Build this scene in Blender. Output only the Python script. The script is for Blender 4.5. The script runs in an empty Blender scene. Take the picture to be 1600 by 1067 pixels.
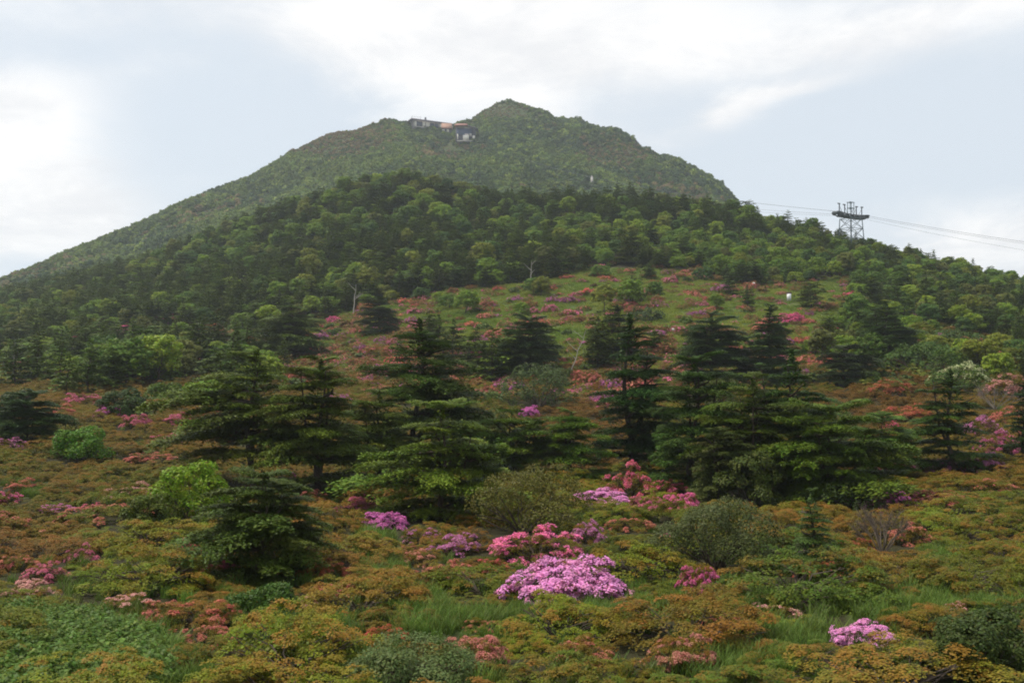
import bpy, math, random
import numpy as np
from mathutils import Matrix, Vector, Euler

random.seed(7)
RNG = np.random.default_rng(7)
R = math.radians
scene = bpy.context.scene
COL = scene.collection

# ------------------------------------------------------------------ camera, sky, sun, exposure
F = 1570.0                      # focal length in pixels of the 1600 px wide photograph
HORIZON = 600.0
PITCH = math.atan((HORIZON - 533.5) / F)
SP, CP = math.sin(PITCH), math.cos(PITCH)
cam_d = bpy.data.cameras.new('camera')
cam_d.sensor_width = 36.0
cam_d.lens = 36.0 * F / 1600.0
cam_d.clip_start = 0.3
cam_d.clip_end = 9000.0
cam = bpy.data.objects.new('camera', cam_d)
cam.location = (0, 0, 0)
cam.rotation_euler = (math.pi / 2 + PITCH, 0, 0)
COL.objects.link(cam)
scene.camera = cam

SUN_EL, SUN_AZ = R(60), R(-75)         # azimuth from the view direction, negative = to the left
sd = bpy.data.lights.new('sun', 'SUN')
sd.energy = 3.9
sd.angle = R(6)
sd.color = (1.0, 0.95, 0.87)
sun = bpy.data.objects.new('sun', sd)
sv = Vector((math.cos(SUN_EL) * math.sin(SUN_AZ), math.cos(SUN_EL) * math.cos(SUN_AZ), math.sin(SUN_EL)))
sun.rotation_euler = (-sv).to_track_quat('-Z', 'Y').to_euler()
sun.location = (-40, -20, 120)
COL.objects.link(sun)

SKY_STRENGTH = 0.1
world = bpy.data.worlds.new('World')
scene.world = world
world.use_nodes = True
wt = world.node_tree
wt.nodes.clear()


class NB:
    """small helper to write node trees"""
    def __init__(self, tree):
        self.t = tree

    def node(self, kind, **kw):
        n = self.t.nodes.new(kind)
        for k, v in kw.items():
            setattr(n, k, v)
        return n

    def link(self, a, b):
        self.t.links.new(a, b)

    def put(self, sock, v):
        if isinstance(v, bpy.types.NodeSocket):
            self.t.links.new(v, sock)
        else:
            sock.default_value = v

    def math(self, op, a, b=0.0, c=None, clamp=False):
        n = self.node('ShaderNodeMath', operation=op)
        n.use_clamp = clamp
        self.put(n.inputs[0], a)
        self.put(n.inputs[1], b)
        if c is not None:
            self.put(n.inputs[2], c)
        return n.outputs[0]

    def mix(self, fac, a, b, blend='MIX'):
        n = self.node('ShaderNodeMix', data_type='RGBA')
        n.blend_type = blend
        self.put(n.inputs[0], fac)
        self.put(n.inputs[6], a)
        self.put(n.inputs[7], b)
        return n.outputs[2]

    def noise(self, vec, scale, detail=4.0, rough=0.55, dist=0.0):
        n = self.node('ShaderNodeTexNoise')
        if vec is not None:
            self.link(vec, n.inputs['Vector'])
        n.inputs['Scale'].default_value = scale
        n.inputs['Detail'].default_value = detail
        n.inputs['Roughness'].default_value = rough
        n.inputs['Distortion'].default_value = dist
        return n.outputs[0]

    def smooth(self, v, lo, hi, a=0.0, b=1.0):
        n = self.node('ShaderNodeMapRange', interpolation_type='SMOOTHSTEP')
        self.put(n.inputs[0], v)
        n.inputs[1].default_value = lo
        n.inputs[2].default_value = hi
        n.inputs[3].default_value = a
        n.inputs[4].default_value = b
        return n.outputs[0]


def build_sky():
    b = NB(wt)
    tc = b.node('ShaderNodeTexCoord')
    sep = b.node('ShaderNodeSeparateXYZ')
    b.link(tc.outputs['Generated'], sep.inputs[0])
    x, y, z = sep.outputs
    zz = b.math('ADD', b.math('MAXIMUM', z, 0.0), 0.22)
    cx, cy = b.math('DIVIDE', x, zz), b.math('DIVIDE', y, zz)
    cmb = b.node('ShaderNodeCombineXYZ')
    b.put(cmb.inputs[0], cx)
    b.put(cmb.inputs[1], b.math('MULTIPLY', cy, 1.0))
    cmb.inputs[2].default_value = 3.7
    n1 = b.noise(cmb.outputs[0], 0.85, 6.0, 0.55, 0.4)
    n2 = b.noise(cmb.outputs[0], 3.2, 5.0, 0.6, 0.3)
    field = b.math('ADD', b.math('MULTIPLY', n1, 0.7), b.math('MULTIPLY', n2, 0.3))
    # the larger clouds seen over the mountain: soft banks given by direction
    yy = b.math('MAXIMUM', y, 0.05)
    a_ = b.math('DIVIDE', x, yy)
    e_ = b.math('DIVIDE', z, yy)
    wx = b.math('MULTIPLY', b.math('SUBTRACT', n2, 0.5), 0.16)
    wz = b.math('MULTIPLY', b.math('SUBTRACT', n1, 0.5), 0.14)
    a_ = b.math('ADD', a_, wx)
    e_ = b.math('ADD', e_, wz)
    tot = None
    banks = [  # u, v, half width, half height, tilt (px of the photo), weight
        (30, 215, 110, 90, 0, 0.55), (60, 350, 140, 50, -4, 0.42), (690, 20, 280, 70, 0, 0.38),
        (1180, 165, 130, 22, -17, 0.34), (1480, 20, 260, 45, -12, 0.30), (1560, 370, 150, 40, -8, 0.32),
        (980, 70, 240, 70, -10, 0.24), (120, 60, 160, 30, -8, -0.10), (1450, 210, 170, 70, -8, -0.26), (420, 170, 170, 90, -6, -0.22),
        (1250, 260, 200, 40, -8, -0.12)]
    for u, v, su, svv, tilt, w in banks:
        a0, e0 = (u - 800) / F, (HORIZON - v) / F
        ca, sa = math.cos(R(-tilt)), math.sin(R(-tilt))
        da, de = b.math('SUBTRACT', a_, a0), b.math('SUBTRACT', e_, e0)
        p = b.math('ADD', b.math('MULTIPLY', da, ca * F / su), b.math('MULTIPLY', de, sa * F / su))
        q = b.math('ADD', b.math('MULTIPLY', da, -sa * F / svv), b.math('MULTIPLY', de, ca * F / svv))
        d2 = b.math('ADD', b.math('MULTIPLY', p, p), b.math('MULTIPLY', q, q))
        g = b.math('POWER', 2.718, b.math('MULTIPLY', d2, -0.8))
        g = b.math('MULTIPLY', g, w)
        tot = g if tot is None else b.math('ADD', tot, g)
    front = b.smooth(y, 0.1, 0.4)
    field = b.math('ADD', field, b.math('MULTIPLY', tot, front))
    cloud = b.smooth(field, 0.40, 0.86)
    sky = b.node('ShaderNodeTexSky', sky_type='NISHITA')
    sky.sun_disc = False
    sky.sun_elevation = SUN_EL
    sky.sun_rotation = SUN_AZ
    sky.altitude = 1100
    sky.air_density = 1.0
    sky.dust_density = 2.0
    s = 1.0 / SKY_STRENGTH
    veil = (0.655 * s, 0.715 * s, 0.775 * s, 1)
    white = (0.92 * s, 0.91 * s, 0.90 * s, 1)
    base = b.mix(0.88, sky.outputs[0], veil)
    grey = b.mix(b.smooth(n2, 0.35, 0.65), (0.76 * s, 0.765 * s, 0.78 * s, 1), white)
    col = b.mix(cloud, base, grey)
    bg = b.node('ShaderNodeBackground')
    b.put(bg.inputs[0], col)
    bg.inputs[1].default_value = SKY_STRENGTH
    out = b.node('ShaderNodeOutputWorld')
    b.link(bg.outputs[0], out.inputs[0])


build_sky()
vs = scene.view_settings
vs.view_transform = 'Standard'
vs.look = 'None'
vs.exposure = 0.25
vs.gamma = 1.0
vs.use_curve_mapping = False
scene.display_settings.display_device = 'sRGB'
cy = scene.cycles
cy.max_bounces = 5
cy.diffuse_bounces = 3
cy.glossy_bounces = 2
cy.transmission_bounces = 3
cy.volume_bounces = 1
cy.transparent_max_bounces = 6
cy.use_denoising = True
cy.denoiser = "OPENIMAGEDENOISE"
cy.denoising_prefilter = "NONE"
cy.filter_width = 1.9
cy.sample_clamp_indirect = 4.0

# ------------------------------------------------------------------ ground shape
# knots along the line of sight, per photo column: (distance, ground row)
COLS = {
    #       Y18   28    45    62    90    130   185   250   ..mid
    -500: [1068, 930, 816, 745, 662, 622, 600, 575],
    0:    [1065, 928, 814, 742, 658, 612, 578, 532],
    200:  [1065, 926, 812, 742, 656, 612, 575, 515],
    400:  [1062, 925, 814, 752, 668, 612, 560, 492],
    600:  [1060, 925, 816, 760, 682, 606, 538, 462],
    800:  [1060, 925, 816, 762, 686, 606, 522, 440],
    1000: [1060, 925, 816, 762, 684, 602, 508, 425],
    1200: [1060, 925, 814, 758, 678, 598, 512, 432],
    1400: [1060, 923, 812, 752, 668, 592, 512, 448],
    1600: [1060, 922, 810, 746, 660, 590, 530, 478],
    2100: [1060, 922, 810, 745, 665, 605, 570, 540],
}
YK = [18, 28, 45, 62, 90, 130, 185, 250]
cu = np.array(sorted(COLS))
cq = (cu - 800) / F
knot_z = [np.array([(HORIZON - COLS[c][i]) / F * YK[i] for c in cu]) for i in range(8)]


def sm(q, xs, ys):
    """smooth interpolation (cosine-free cubic through a dense averaged table)"""
    t = np.linspace(xs[0], xs[-1], 1200)
    v = np.interp(t, xs, ys)
    k = np.hanning(61)
    k /= k.sum()
    v = np.convolve(np.pad(v, 30, mode='edge'), k, mode='valid')
    return np.interp(q, t, v)


CREST_U = np.array([-500, 0, 100, 200, 300, 400, 500, 560, 640, 700, 760, 850, 920, 1000, 1100, 1150, 1200, 1250, 1330, 1400, 1500, 1600, 1800, 2300])
CREST_V = np.array([560, 474, 450, 428, 392, 352, 322, 302, 292, 304, 322, 326, 326, 328, 338, 343, 354, 366, 382, 402, 431, 452, 500, 580])
CREST_Y = np.interp(CREST_U, [-500, 0, 400, 640, 1000, 1330, 1600, 2300], [440, 440, 425, 405, 385, 330, 300, 280])
SKY_U = np.array([-900, -400, 0, 60, 120, 200, 240, 300, 350, 400, 450, 500, 540, 575, 605, 640, 700, 735, 755, 775, 795, 815, 835, 855, 870, 905, 940, 965, 1000, 1030, 1060, 1085, 1110, 1130, 1148, 1165, 1200, 1300, 1600, 2400])
SKY_V = np.array([650, 575, 441, 416, 389, 360, 342, 312, 291, 272, 248, 223, 207, 197, 192, 198, 201, 192, 177, 169, 166, 170, 179, 184, 199, 201, 214, 216, 238, 257, 260, 271, 285, 299, 321, 350, 420, 540, 650, 760])
SKY_Y = np.interp(SKY_U, [-900, 0, 400, 640, 790, 1000, 1148, 1300, 2400], [600, 650, 800, 885, 930, 900, 850, 800, 760])


def wob(x, y, s, ph=0.0):
    return (np.sin(x * s + 1.3 * np.sin(y * s * 0.7 + ph)) * np.cos(y * s * 1.1 + 0.8 * np.sin(x * s * 0.6 + 2 * ph))
            + 0.5 * np.sin(x * s * 2.3 + y * s * 1.7 + ph))


def knots(q):
    q = np.asarray(q, float)
    Ys, Zs = [], []

    def add(y, z):
        Ys.append(np.broadcast_to(np.asarray(y, float), q.shape))
        Zs.append(np.broadcast_to(np.asarray(z, float), q.shape))
    add(-400.0, -9.0)
    add(-60.0, -3.0)
    add(2.5, -1.65)
    add(8.0, -4.1)
    add(12.0, -4.95)
    for i in range(8):
        add(YK[i], sm(q, cq, knot_z[i]))
    yc = np.interp(q, (CREST_U - 800) / F, CREST_Y)
    zc = yc * (HORIZON - np.interp(q, (CREST_U - 800) / F, CREST_V)) / F
    z250 = Zs[-1]
    add(0.45 * 250 + 0.55 * yc, 0.45 * z250 + 0.55 * zc - 0.6)
    add(yc, zc)
    ys = np.interp(q, (SKY_U - 800) / F, SKY_Y)
    zs = ys * (HORIZON - np.interp(q, (SKY_U - 800) / F, SKY_V)) / F
    add(yc + 55, zc - 3)
    mid = yc + 55 + 0.5 * (ys - yc - 55)
    add(mid, 0.55 * (zc - 3) + 0.45 * zs)
    add(ys, zs)
    add(ys + 90, zs * 0.72 - 8)
    add(ys + 420, np.minimum(zs * 0.2, 10.0) - 25)
    add(3200.0, -40.0)
    return np.stack(Ys, -1), np.stack(Zs, -1)


def ground(x, y):
    x = np.atleast_1d(np.asarray(x, float))
    y = np.atleast_1d(np.asarray(y, float))
    q = x / np.maximum(y, 14.0)
    K, Z = knots(q)
    n = K.shape[-1]
    h = np.diff(K, axis=-1)
    d = np.diff(Z, axis=-1) / h
    m = np.zeros_like(Z)                      # monotone cubic tangents
    w1, w2 = 2 * h[:, 1:] + h[:, :-1], h[:, 1:] + 2 * h[:, :-1]
    same = d[:, 1:] * d[:, :-1] > 0
    with np.errstate(divide='ignore', invalid='ignore'):
        mm = (w1 + w2) / (w1 / d[:, :-1] + w2 / d[:, 1:])
    m[:, 1:-1] = np.where(same, mm, 0.0)
    m[:, 0], m[:, -1] = d[:, 0], d[:, -1]
    idx = np.clip((K <= y[:, None]).sum(-1) - 1, 0, n - 2)
    r = np.arange(len(y))
    h_ = h[r, idx]
    t = np.clip((y - K[r, idx]) / h_, 0, 1)
    z0, z1, m0, m1 = Z[r, idx], Z[r, idx + 1], m[r, idx], m[r, idx + 1]
    z = (2 * t**3 - 3 * t**2 + 1) * z0 + (t**3 - 2 * t**2 + t) * h_ * m0 + (-2 * t**3 + 3 * t**2) * z1 + (t**3 - t**2) * h_ * m1
    a = np.clip((y - 10) / 30, 0, 1)
    z = z + a * (0.16 * wob(x, y, 0.21) + np.clip((y - 60) / 150, 0, 1) * 0.45 * wob(x, y, 0.06, 1.0))
    far = np.clip((y - 470) / 120, 0, 1) * np.clip((1.0 - (y - K[:, -4]) / 60), 0, 1) * np.clip((K[:, -4] - y) / 60, 0, 1)
    z = z + far * (5.0 * wob(x, y, 0.021, 0.5) + 2.0 * wob(x, y, 0.055, 2.0))
    return z


def gz(x, y):
    return float(ground(x, y)[0])


def project(x, y, z):
    d = y * CP + z * SP
    return 800 + F * x / d, 533.5 - F * (-y * SP + z * CP) / d


def ray(u, v):
    t = (533.5 - v) / F
    k = math.tan(PITCH + math.atan(t))          # z / y
    return (u - 800) / F * (CP + k * SP), k     # x / y , z / y


def pt(u, v, Y):
    a, k = ray(u, v)
    return Vector((a * Y, Y, k * Y))


YS = np.concatenate([np.arange(12, 120, 0.25), np.arange(120, 460, 0.8), np.arange(460, 1000, 2)])


def at(u, v, ymin=12.0):
    """where the sight line through a photo pixel meets the ground"""
    a, k = ray(u, v)
    ys = YS[YS >= ymin]
    zg = ground(a * ys, ys)
    hit = np.nonzero(zg >= k * ys)[0]
    Y = float(ys[hit[0]]) if len(hit) else 400.0
    return Vector((a * Y, Y, gz(a * Y, Y)))


def inpoly(u, v, poly):
    u, v = np.asarray(u), np.asarray(v)
    c = np.zeros(u.shape, bool)
    n = len(poly)
    for i in range(n):
        x1, y1 = poly[i]
        x2, y2 = poly[(i + 1) % n]
        hit = ((y1 > v) != (y2 > v)) & (u < (x2 - x1) * (v - y1) / (y2 - y1 + 1e-9) + x1)
        c ^= hit
    return c


MEADOW = [(486, 508), (560, 482), (640, 468), (700, 452), (760, 450), (800, 445), (880, 434), (912, 416), (960, 420), (1092, 420), (1130, 444),
          (1180, 447), (1240, 444), (1320, 432), (1340, 470), (1320, 500), (1290, 540), (1270, 585), (1190, 622), (1060, 612), (940, 632), (820, 618), (740, 634), (620, 618), (520, 628), (440, 590)]
GLADE = [(-80, 512), (20, 520), (62, 528), (66, 562), (108, 530), (128, 548), (96, 574), (40, 590), (-80, 596)]
GRASS_SPOTS = [(85, 1038, 190, 66), (235, 1055, 100, 30), (585, 862, 26, 60), (618, 915, 22, 30), (655, 962, 42, 32), (905, 968, 125, 17), (740, 972, 70, 12),
               (1175, 948, 60, 16), (1350, 945, 55, 18), (1440, 958, 80, 20), (1465, 892, 26, 32), (1395, 1035, 22, 30), (1150, 1050, 75, 20),
               (1250, 1000, 60, 18), (1560, 950, 60, 14), (470, 845, 45, 12), (700, 880, 1, 1), (60, 770, 30, 8)]


def in_grass_spot(u, v, grow=1.0):
    for a, b, ra, rb in GRASS_SPOTS:
        if ((u - a) / ra) ** 2 + ((v - b) / rb) ** 2 < grow:
            return True
    return False


# ------------------------------------------------------------------ materials
def lin(r, g, b):
    f = lambda c: (c / 255) / 12.92 if c / 255 <= 0.04045 else ((c / 255 + 0.055) / 1.055) ** 2.4
    return (f(r), f(g), f(b))


def leaf_material(name, source, rough=0.55, translucent=0.22, accent=None, hue=0.5, lo=0.62, rng_=0.75):
    m = bpy.data.materials.new(name)
    m.use_nodes = True
    m.node_tree.nodes.clear()
    b = NB(m.node_tree)
    if source == 'object':
        oi = b.node('ShaderNodeObjectInfo')
        base = oi.outputs['Color']
    elif source == 'instancer':
        at_ = b.node('ShaderNodeAttribute', attribute_type='INSTANCER', attribute_name='tint')
        base = at_.outputs['Color']
    else:
        base = (*source, 1)
    la = b.node('ShaderNodeAttribute', attribute_type='GEOMETRY', attribute_name='leaf')
    sep = b.node('ShaderNodeSeparateColor')
    b.link(la.outputs['Color'], sep.inputs[0])
    k = b.math('MULTIPLY_ADD', sep.outputs[0], rng_, lo)
    hs = b.node('ShaderNodeHueSaturation')
    b.put(hs.inputs['Hue'], b.math('MULTIPLY_ADD', sep.outputs[1], 0.06, hue - 0.035))
    hs.inputs['Saturation'].default_value = 1.0
    b.put(hs.inputs['Value'], k)
    b.put(hs.inputs['Color'], base)
    col = hs.outputs[0]
    if accent:
        col = b.mix(sep.outputs[2], col, (*accent, 1))
    pr = b.node('ShaderNodeBsdfPrincipled')
    b.put(pr.inputs['Base Color'], col)
    pr.inputs['Roughness'].default_value = rough
    pr.inputs['Specular IOR Level'].default_value = 0.12
    out = b.node('ShaderNodeOutputMaterial')
    if translucent > 0:
        tr = b.node('ShaderNodeBsdfTranslucent')
        b.put(tr.inputs[0], col)
        mx = b.node('ShaderNodeMixShader')
        mx.inputs[0].default_value = translucent
        b.link(pr.outputs[0], mx.inputs[1])
        b.link(tr.outputs[0], mx.inputs[2])
        b.link(mx.outputs[0], out.inputs[0])
    else:
        b.link(pr.outputs[0], out.inputs[0])
    return m


def plain(name, col, rough=0.6, scale=None, vary=0.25, metal=0.0):
    m = bpy.data.materials.new(name)
    m.use_nodes = True
    b = NB(m.node_tree)
    pr = m.node_tree.nodes['Principled BSDF']
    pr.inputs['Roughness'].default_value = rough
    pr.inputs['Metallic'].default_value = metal
    pr.inputs['Specular IOR Level'].default_value = 0.3
    if scale:
        tc = b.node('ShaderNodeTexCoord')
        n = b.noise(tc.outputs['Object'], scale, 4.0, 0.6)
        c = b.mix(n, (*[x * (1 - vary) for x in col], 1), (*[min(1, x * (1 + vary)) for x in col], 1))
        b.put(pr.inputs['Base Color'], c)
    else:
        pr.inputs['Base Color'].default_value = (*col, 1)
    return m


M_FIR = leaf_material('fir_foliage', 'object', 0.5, 0.12, lo=0.36, rng_=1.2)
M_LEAF = leaf_material('broad_leaf', 'object', 0.5, 0.25)
M_AZALEA = leaf_material('azalea_leaf', 'object', 0.55, 0.22)
M_PETAL = leaf_material('azalea_petal', 'object', 0.6, 0.3)
M_LEAF_I = leaf_material('wood_leaf', 'instancer', 0.55, 0.2)
M_GRASS_I = leaf_material('grass_blade', 'instancer', 0.5, 0.3)
M_BARK = plain('bark', (0.075, 0.055, 0.04), 0.9, 6.0, 0.5)
M_PALE_BARK = plain('pale_bark', (0.36, 0.33, 0.28), 0.85, 3.0, 0.35)
M_TWIG = plain('dry_twig', (0.15, 0.115, 0.085), 0.9, 2.0, 0.4)


def ground_material():
    m = bpy.data.materials.new('hillside_soil')
    m.use_nodes = True
    b = NB(m.node_tree)
    pr = m.node_tree.nodes['Principled BSDF']
    pr.inputs['Roughness'].default_value = 0.95
    pr.inputs['Specular IOR Level'].default_value = 0.1
    tc = b.node('ShaderNodeTexCoord')
    n1 = b.noise(tc.outputs['Object'], 0.06, 6.0, 0.6)
    n2 = b.noise(tc.outputs['Object'], 1.4, 6.0, 0.7)
    soil = b.mix(n2, (0.018, 0.016, 0.008, 1), (0.045, 0.04, 0.016, 1))
    turf = b.mix(b.smooth(n1, 0.35, 0.65), (0.065, 0.105, 0.026, 1), (0.11, 0.13, 0.035, 1))
    turf = b.mix(b.math('MULTIPLY', n2, 0.55), turf, (0.05, 0.065, 0.02, 1))
    scrub = b.mix(b.smooth(n1, 0.3, 0.7), (0.035, 0.055, 0.016, 1), (0.07, 0.07, 0.03, 1))
    a = b.node('ShaderNodeAttribute', attribute_type='GEOMETRY', attribute_name='cover')
    s = b.node('ShaderNodeSeparateColor')
    b.link(a.outputs['Color'], s.inputs[0])
    c = b.mix(s.outputs[0], soil, turf)
    c = b.mix(s.outputs[1], c, scrub)
    b.put(pr.inputs['Base Color'], c)
    bp = b.node('ShaderNodeBump')
    bp.inputs['Strength'].default_value = 0.6
    bp.inputs['Distance'].default_value = 0.3
    b.link(n2, bp.inputs['Height'])
    b.link(bp.outputs[0], pr.inputs['Normal'])
    return m


# ------------------------------------------------------------------ mesh helpers
def make_mesh(name, V, Q, mats, mat_idx=None, leaf=None, smooth=False):
    """V (n,3), Q (m,4) quads (a triangle repeats its last index as -1)"""
    me = bpy.data.meshes.new(name)
    V = np.asarray(V, np.float32)
    Q = np.asarray(Q, np.int32)
    tri = Q[:, 3] < 0
    cnt = np.where(tri, 3, 4)
    loops = Q.reshape(-1)
    loops = loops[loops >= 0]
    start = np.concatenate([[0], np.cumsum(cnt)[:-1]]).astype(np.int32)
    me.vertices.add(len(V))
    me.vertices.foreach_set('co', V.reshape(-1))
    me.loops.add(len(loops))
    me.loops.foreach_set('vertex_index', loops.astype(np.int32))
    me.polygons.add(len(Q))
    me.polygons.foreach_set('loop_start', start)
    for mm in mats:
        me.materials.append(mm)
    if mat_idx is not None:
        me.polygons.foreach_set('material_index', np.asarray(mat_idx, np.int32))
    if smooth:
        me.polygons.foreach_set('use_smooth', np.ones(len(Q), bool))
    if leaf is not None:
        at_ = me.attributes.new('leaf', 'FLOAT_COLOR', 'FACE')
        c = np.ones((len(Q), 4), np.float32)
        c[:, :3] = leaf
        at_.data.foreach_set('color', c.reshape(-1))
    me.update(calc_edges=True)
    me.validate()
    return me


def norm(a):
    return a / np.maximum(np.linalg.norm(a, axis=-1, keepdims=True), 1e-9)


def leaves(C, N, D, L, W, fold=0.12):
    """rhombic leaves: centre, normal, direction, length, width -> V, Q"""
    n = len(C)
    L = np.broadcast_to(L, (n,))[:, None]
    W = np.broadcast_to(W, (n,))[:, None]
    D = norm(D - N * (D * N).sum(-1, keepdims=True))
    S = np.cross(N, D)
    V = np.stack([C - D * L * 0.5, C + S * W * 0.5 + D * L * 0.06 - N * fold * W, C + D * L * 0.5 - N * fold * L * 0.4, C - S * W * 0.5 + D * L * 0.06 - N * fold * W], 1).reshape(-1, 3)
    Q = np.arange(n * 4).reshape(n, 4)
    return V, Q


def tube(P, Rr, sides=5):
    P = np.asarray(P, float)
    Rr = np.broadcast_to(np.asarray(Rr, float), (len(P),))
    T = norm(np.gradient(P, axis=0))
    up = np.where(np.abs(T[:, 2:3]) > 0.9, np.array([[1.0, 0, 0]]), np.array([[0, 0, 1.0]]))
    A = norm(np.cross(T, up))
    B = np.cross(T, A)
    th = np.arange(sides) * 2 * math.pi / sides
    V = (P[:, None] + Rr[:, None, None] * (np.cos(th)[None, :, None] * A[:, None] + np.sin(th)[None, :, None] * B[:, None])).reshape(-1, 3)
    Q = []
    for i in range(len(P) - 1):
        for j in range(sides):
            k = (j + 1) % sides
            Q.append((i * sides + j, i * sides + k, (i + 1) * sides + k, (i + 1) * sides + j))
    return V, np.array(Q)


class Parts:
    """collects pieces of one mesh"""
    def __init__(self):
        self.V, self.Q, self.M, self.Lf, self.n = [], [], [], [], 0

    def add(self, V, Q, mat=0, leaf=None):
        V = np.asarray(V, float)
        Q = np.asarray(Q)
        if len(Q) == 0:
            return
        self.V.append(V)
        self.Q.append(np.where(Q >= 0, Q + self.n, Q))
        self.n += len(V)
        self.M.append(np.full(len(Q), mat))
        self.Lf.append(np.full((len(Q), 3), (0.4, 0.5, 0.0)) if leaf is None else leaf)

    def box(self, c, s, mat=0, rot=None):
        c, s = np.array(c, float), np.array(s, float) / 2
        v = np.array([[x, y, z] for x in (-1, 1) for y in (-1, 1) for z in (-1, 1)], float) * s
        if rot is not None:
            v = v @ np.array(rot.to_3x3()).T
        self.add(v + c, [(0, 1, 3, 2), (4, 6, 7, 5), (0, 4, 5, 1), (2, 3, 7, 6), (0, 2, 6, 4), (1, 5, 7, 3)], mat)

    def bar(self, a, b, r, mat=0, sides=4):
        V, Q = tube([a, b], r, sides)
        n = len(V)
        self.add(V, Q, mat)
        if sides == 4:
            self.add(V, [(3, 2, 1, 0), (4, 5, 6, 7)], mat)

    def mesh(self, name, mats, smooth=False):
        return make_mesh(name, np.concatenate(self.V), np.concatenate(self.Q), mats, np.concatenate(self.M), np.concatenate(self.Lf), smooth)


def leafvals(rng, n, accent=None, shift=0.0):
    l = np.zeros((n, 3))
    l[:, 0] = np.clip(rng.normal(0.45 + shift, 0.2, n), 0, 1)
    l[:, 1] = np.clip(rng.normal(0.5, 0.22, n), 0, 1)
    if accent is not None:
        l[:, 2] = accent
    return l


# ------------------------------------------------------------------ scene objects
def new(name, me, parent=None, mat=None):
    o = bpy.data.objects.new(name, me)
    COL.objects.link(o)
    if parent is not None:
        o.parent = parent
    return o


def tag(o, label, cat, group=None):
    o['label'] = label
    o['category'] = cat
    if group:
        o['group'] = group
    return o


def thing(name, loc, rz, sc, label, cat, group=None):
    o = bpy.data.objects.new(name, None)
    COL.objects.link(o)
    o.location = loc
    o.rotation_euler = (0, 0, rz)
    o.scale = sc if isinstance(sc, (tuple, list)) else (sc, sc, sc)
    o.empty_display_size = 0.3
    return tag(o, label, cat, group)


# ------------------------------------------------------------------ terrain
def build_ground():
    s = np.linspace(-1.35, 1.35, 300)
    y = np.concatenate([np.linspace(-400, -40, 10), np.linspace(-30, 10, 14), np.arange(11, 70, 1.2), np.arange(70, 300, 3.0), np.arange(300, 480, 4), np.arange(480, 1100, 7), np.linspace(1120, 3200, 22)])
    S, Yg = np.meshgrid(s, y)
    X = S * (np.maximum(np.abs(Yg), 14.0) + 10)
    Z = ground(X.ravel(), Yg.ravel())
    V = np.stack([X.ravel(), Yg.ravel(), Z], -1)
    ny, nx = S.shape
    i = np.arange(ny * nx).reshape(ny, nx)
    Q = np.stack([i[:-1, :-1], i[:-1, 1:], i[1:, 1:], i[1:, :-1]], -1).reshape(-1, 4)
    me = make_mesh('hillside', V, Q, [ground_material()], smooth=True)
    u, v = project(V[:, 0], np.maximum(V[:, 1], 1.0), V[:, 2])
    c = np.zeros((len(V), 4), np.float32)
    c[:, 3] = 1
    g = inpoly(u, v, MEADOW) & (V[:, 1] > 98) & (V[:, 1] < 330)
    g |= inpoly(u, v, GLADE) & (V[:, 1] > 100) & (V[:, 1] < 330)
    for a, b_, ra, rb in GRASS_SPOTS:
        g |= (((u - a) / ra) ** 2 + ((v - b_) / rb) ** 2 < 1.2) & (V[:, 1] < 130)
    c[:, 0] = g
    c[:, 1] = np.clip((V[:, 1] - 330) / 60, 0, 1)
    at_ = me.attributes.new('cover', 'FLOAT_COLOR', 'POINT')
    at_.data.foreach_set('color', c.reshape(-1))
    o = new('hillside', me)
    o['kind'] = 'structure'
    o['label'] = 'hillside rising from the azalea slope to the wooded summit'


build_ground()


# ------------------------------------------------------------------ plant shapes
def pad_cloud(rng, P, N, pad_r, n_per, L, W, flat=0.5, accent=None, shift=0.0, jit=0.02):
    """leaf pads round points P with normals N; returns V,Q,leafvalues"""
    k = len(P)
    pr = np.broadcast_to(pad_r, (k,))
    Pn = np.repeat(P, n_per, 0)
    Nn = np.repeat(N, n_per, 0)
    rr = np.repeat(pr, n_per)[:, None]
    n = len(Pn)
    t = norm(rng.normal(size=(n, 3)))
    t = norm(t - Nn * (t * Nn).sum(-1, keepdims=True))
    rad = np.sqrt(rng.random((n, 1)))
    C = Pn + t * rad * rr + Nn * (rng.normal(0, jit, (n, 1)) - 0.28 * rr * rad ** 2)
    up = np.array([0, 0, 1.0])
    LN = norm(Nn * 0.7 + up * flat + t * rad * 0.5 + rng.normal(0, 0.38, (n, 3)))
    LN[:, 2] = np.abs(LN[:, 2])
    D = norm(t + rng.normal(0, 0.6, (n, 3)))
    V, Q = leaves(C, LN, D, L * rng.uniform(0.7, 1.3, n), W * rng.uniform(0.7, 1.3, n))
    acc = None if accent is None else np.repeat(accent, n_per)
    lv = leafvals(rng, n, acc, shift)
    lv[:, 0] = np.clip(lv[:, 0] + np.repeat(rng.normal(0, 0.14, k), n_per), 0, 1)
    lv[:, 1] = np.clip(lv[:, 1] + np.repeat(rng.normal(0, 0.16, k), n_per), 0, 1)
    return V, Q, lv


def dome_points(rng, n, H, lump=0.16, low=-0.12, seed=0.0):
    """points on a lumpy dome of radius 1 and height H"""
    z = rng.uniform(low, 1.0, n)
    th = rng.uniform(0, 2 * math.pi, n)
    s = np.sqrt(np.maximum(0, 1 - np.clip(z, -1, 1) ** 2))
    d = np.stack([s * np.cos(th), s * np.sin(th), z], -1)
    r = 1 + lump * (np.sin(4 * d[:, 0] + seed) * np.cos(3.7 * d[:, 1] + seed * 2) + 0.6 * np.sin(7 * d[:, 1] + 5 * d[:, 0] + seed * 3) + 0.4 * np.cos(9 * d[:, 2] + 6 * d[:, 0] + seed))
    P = d * r[:, None] * np.array([1, 1, H])
    N = norm(d / np.array([1, 1, H]))
    return P, N


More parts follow.
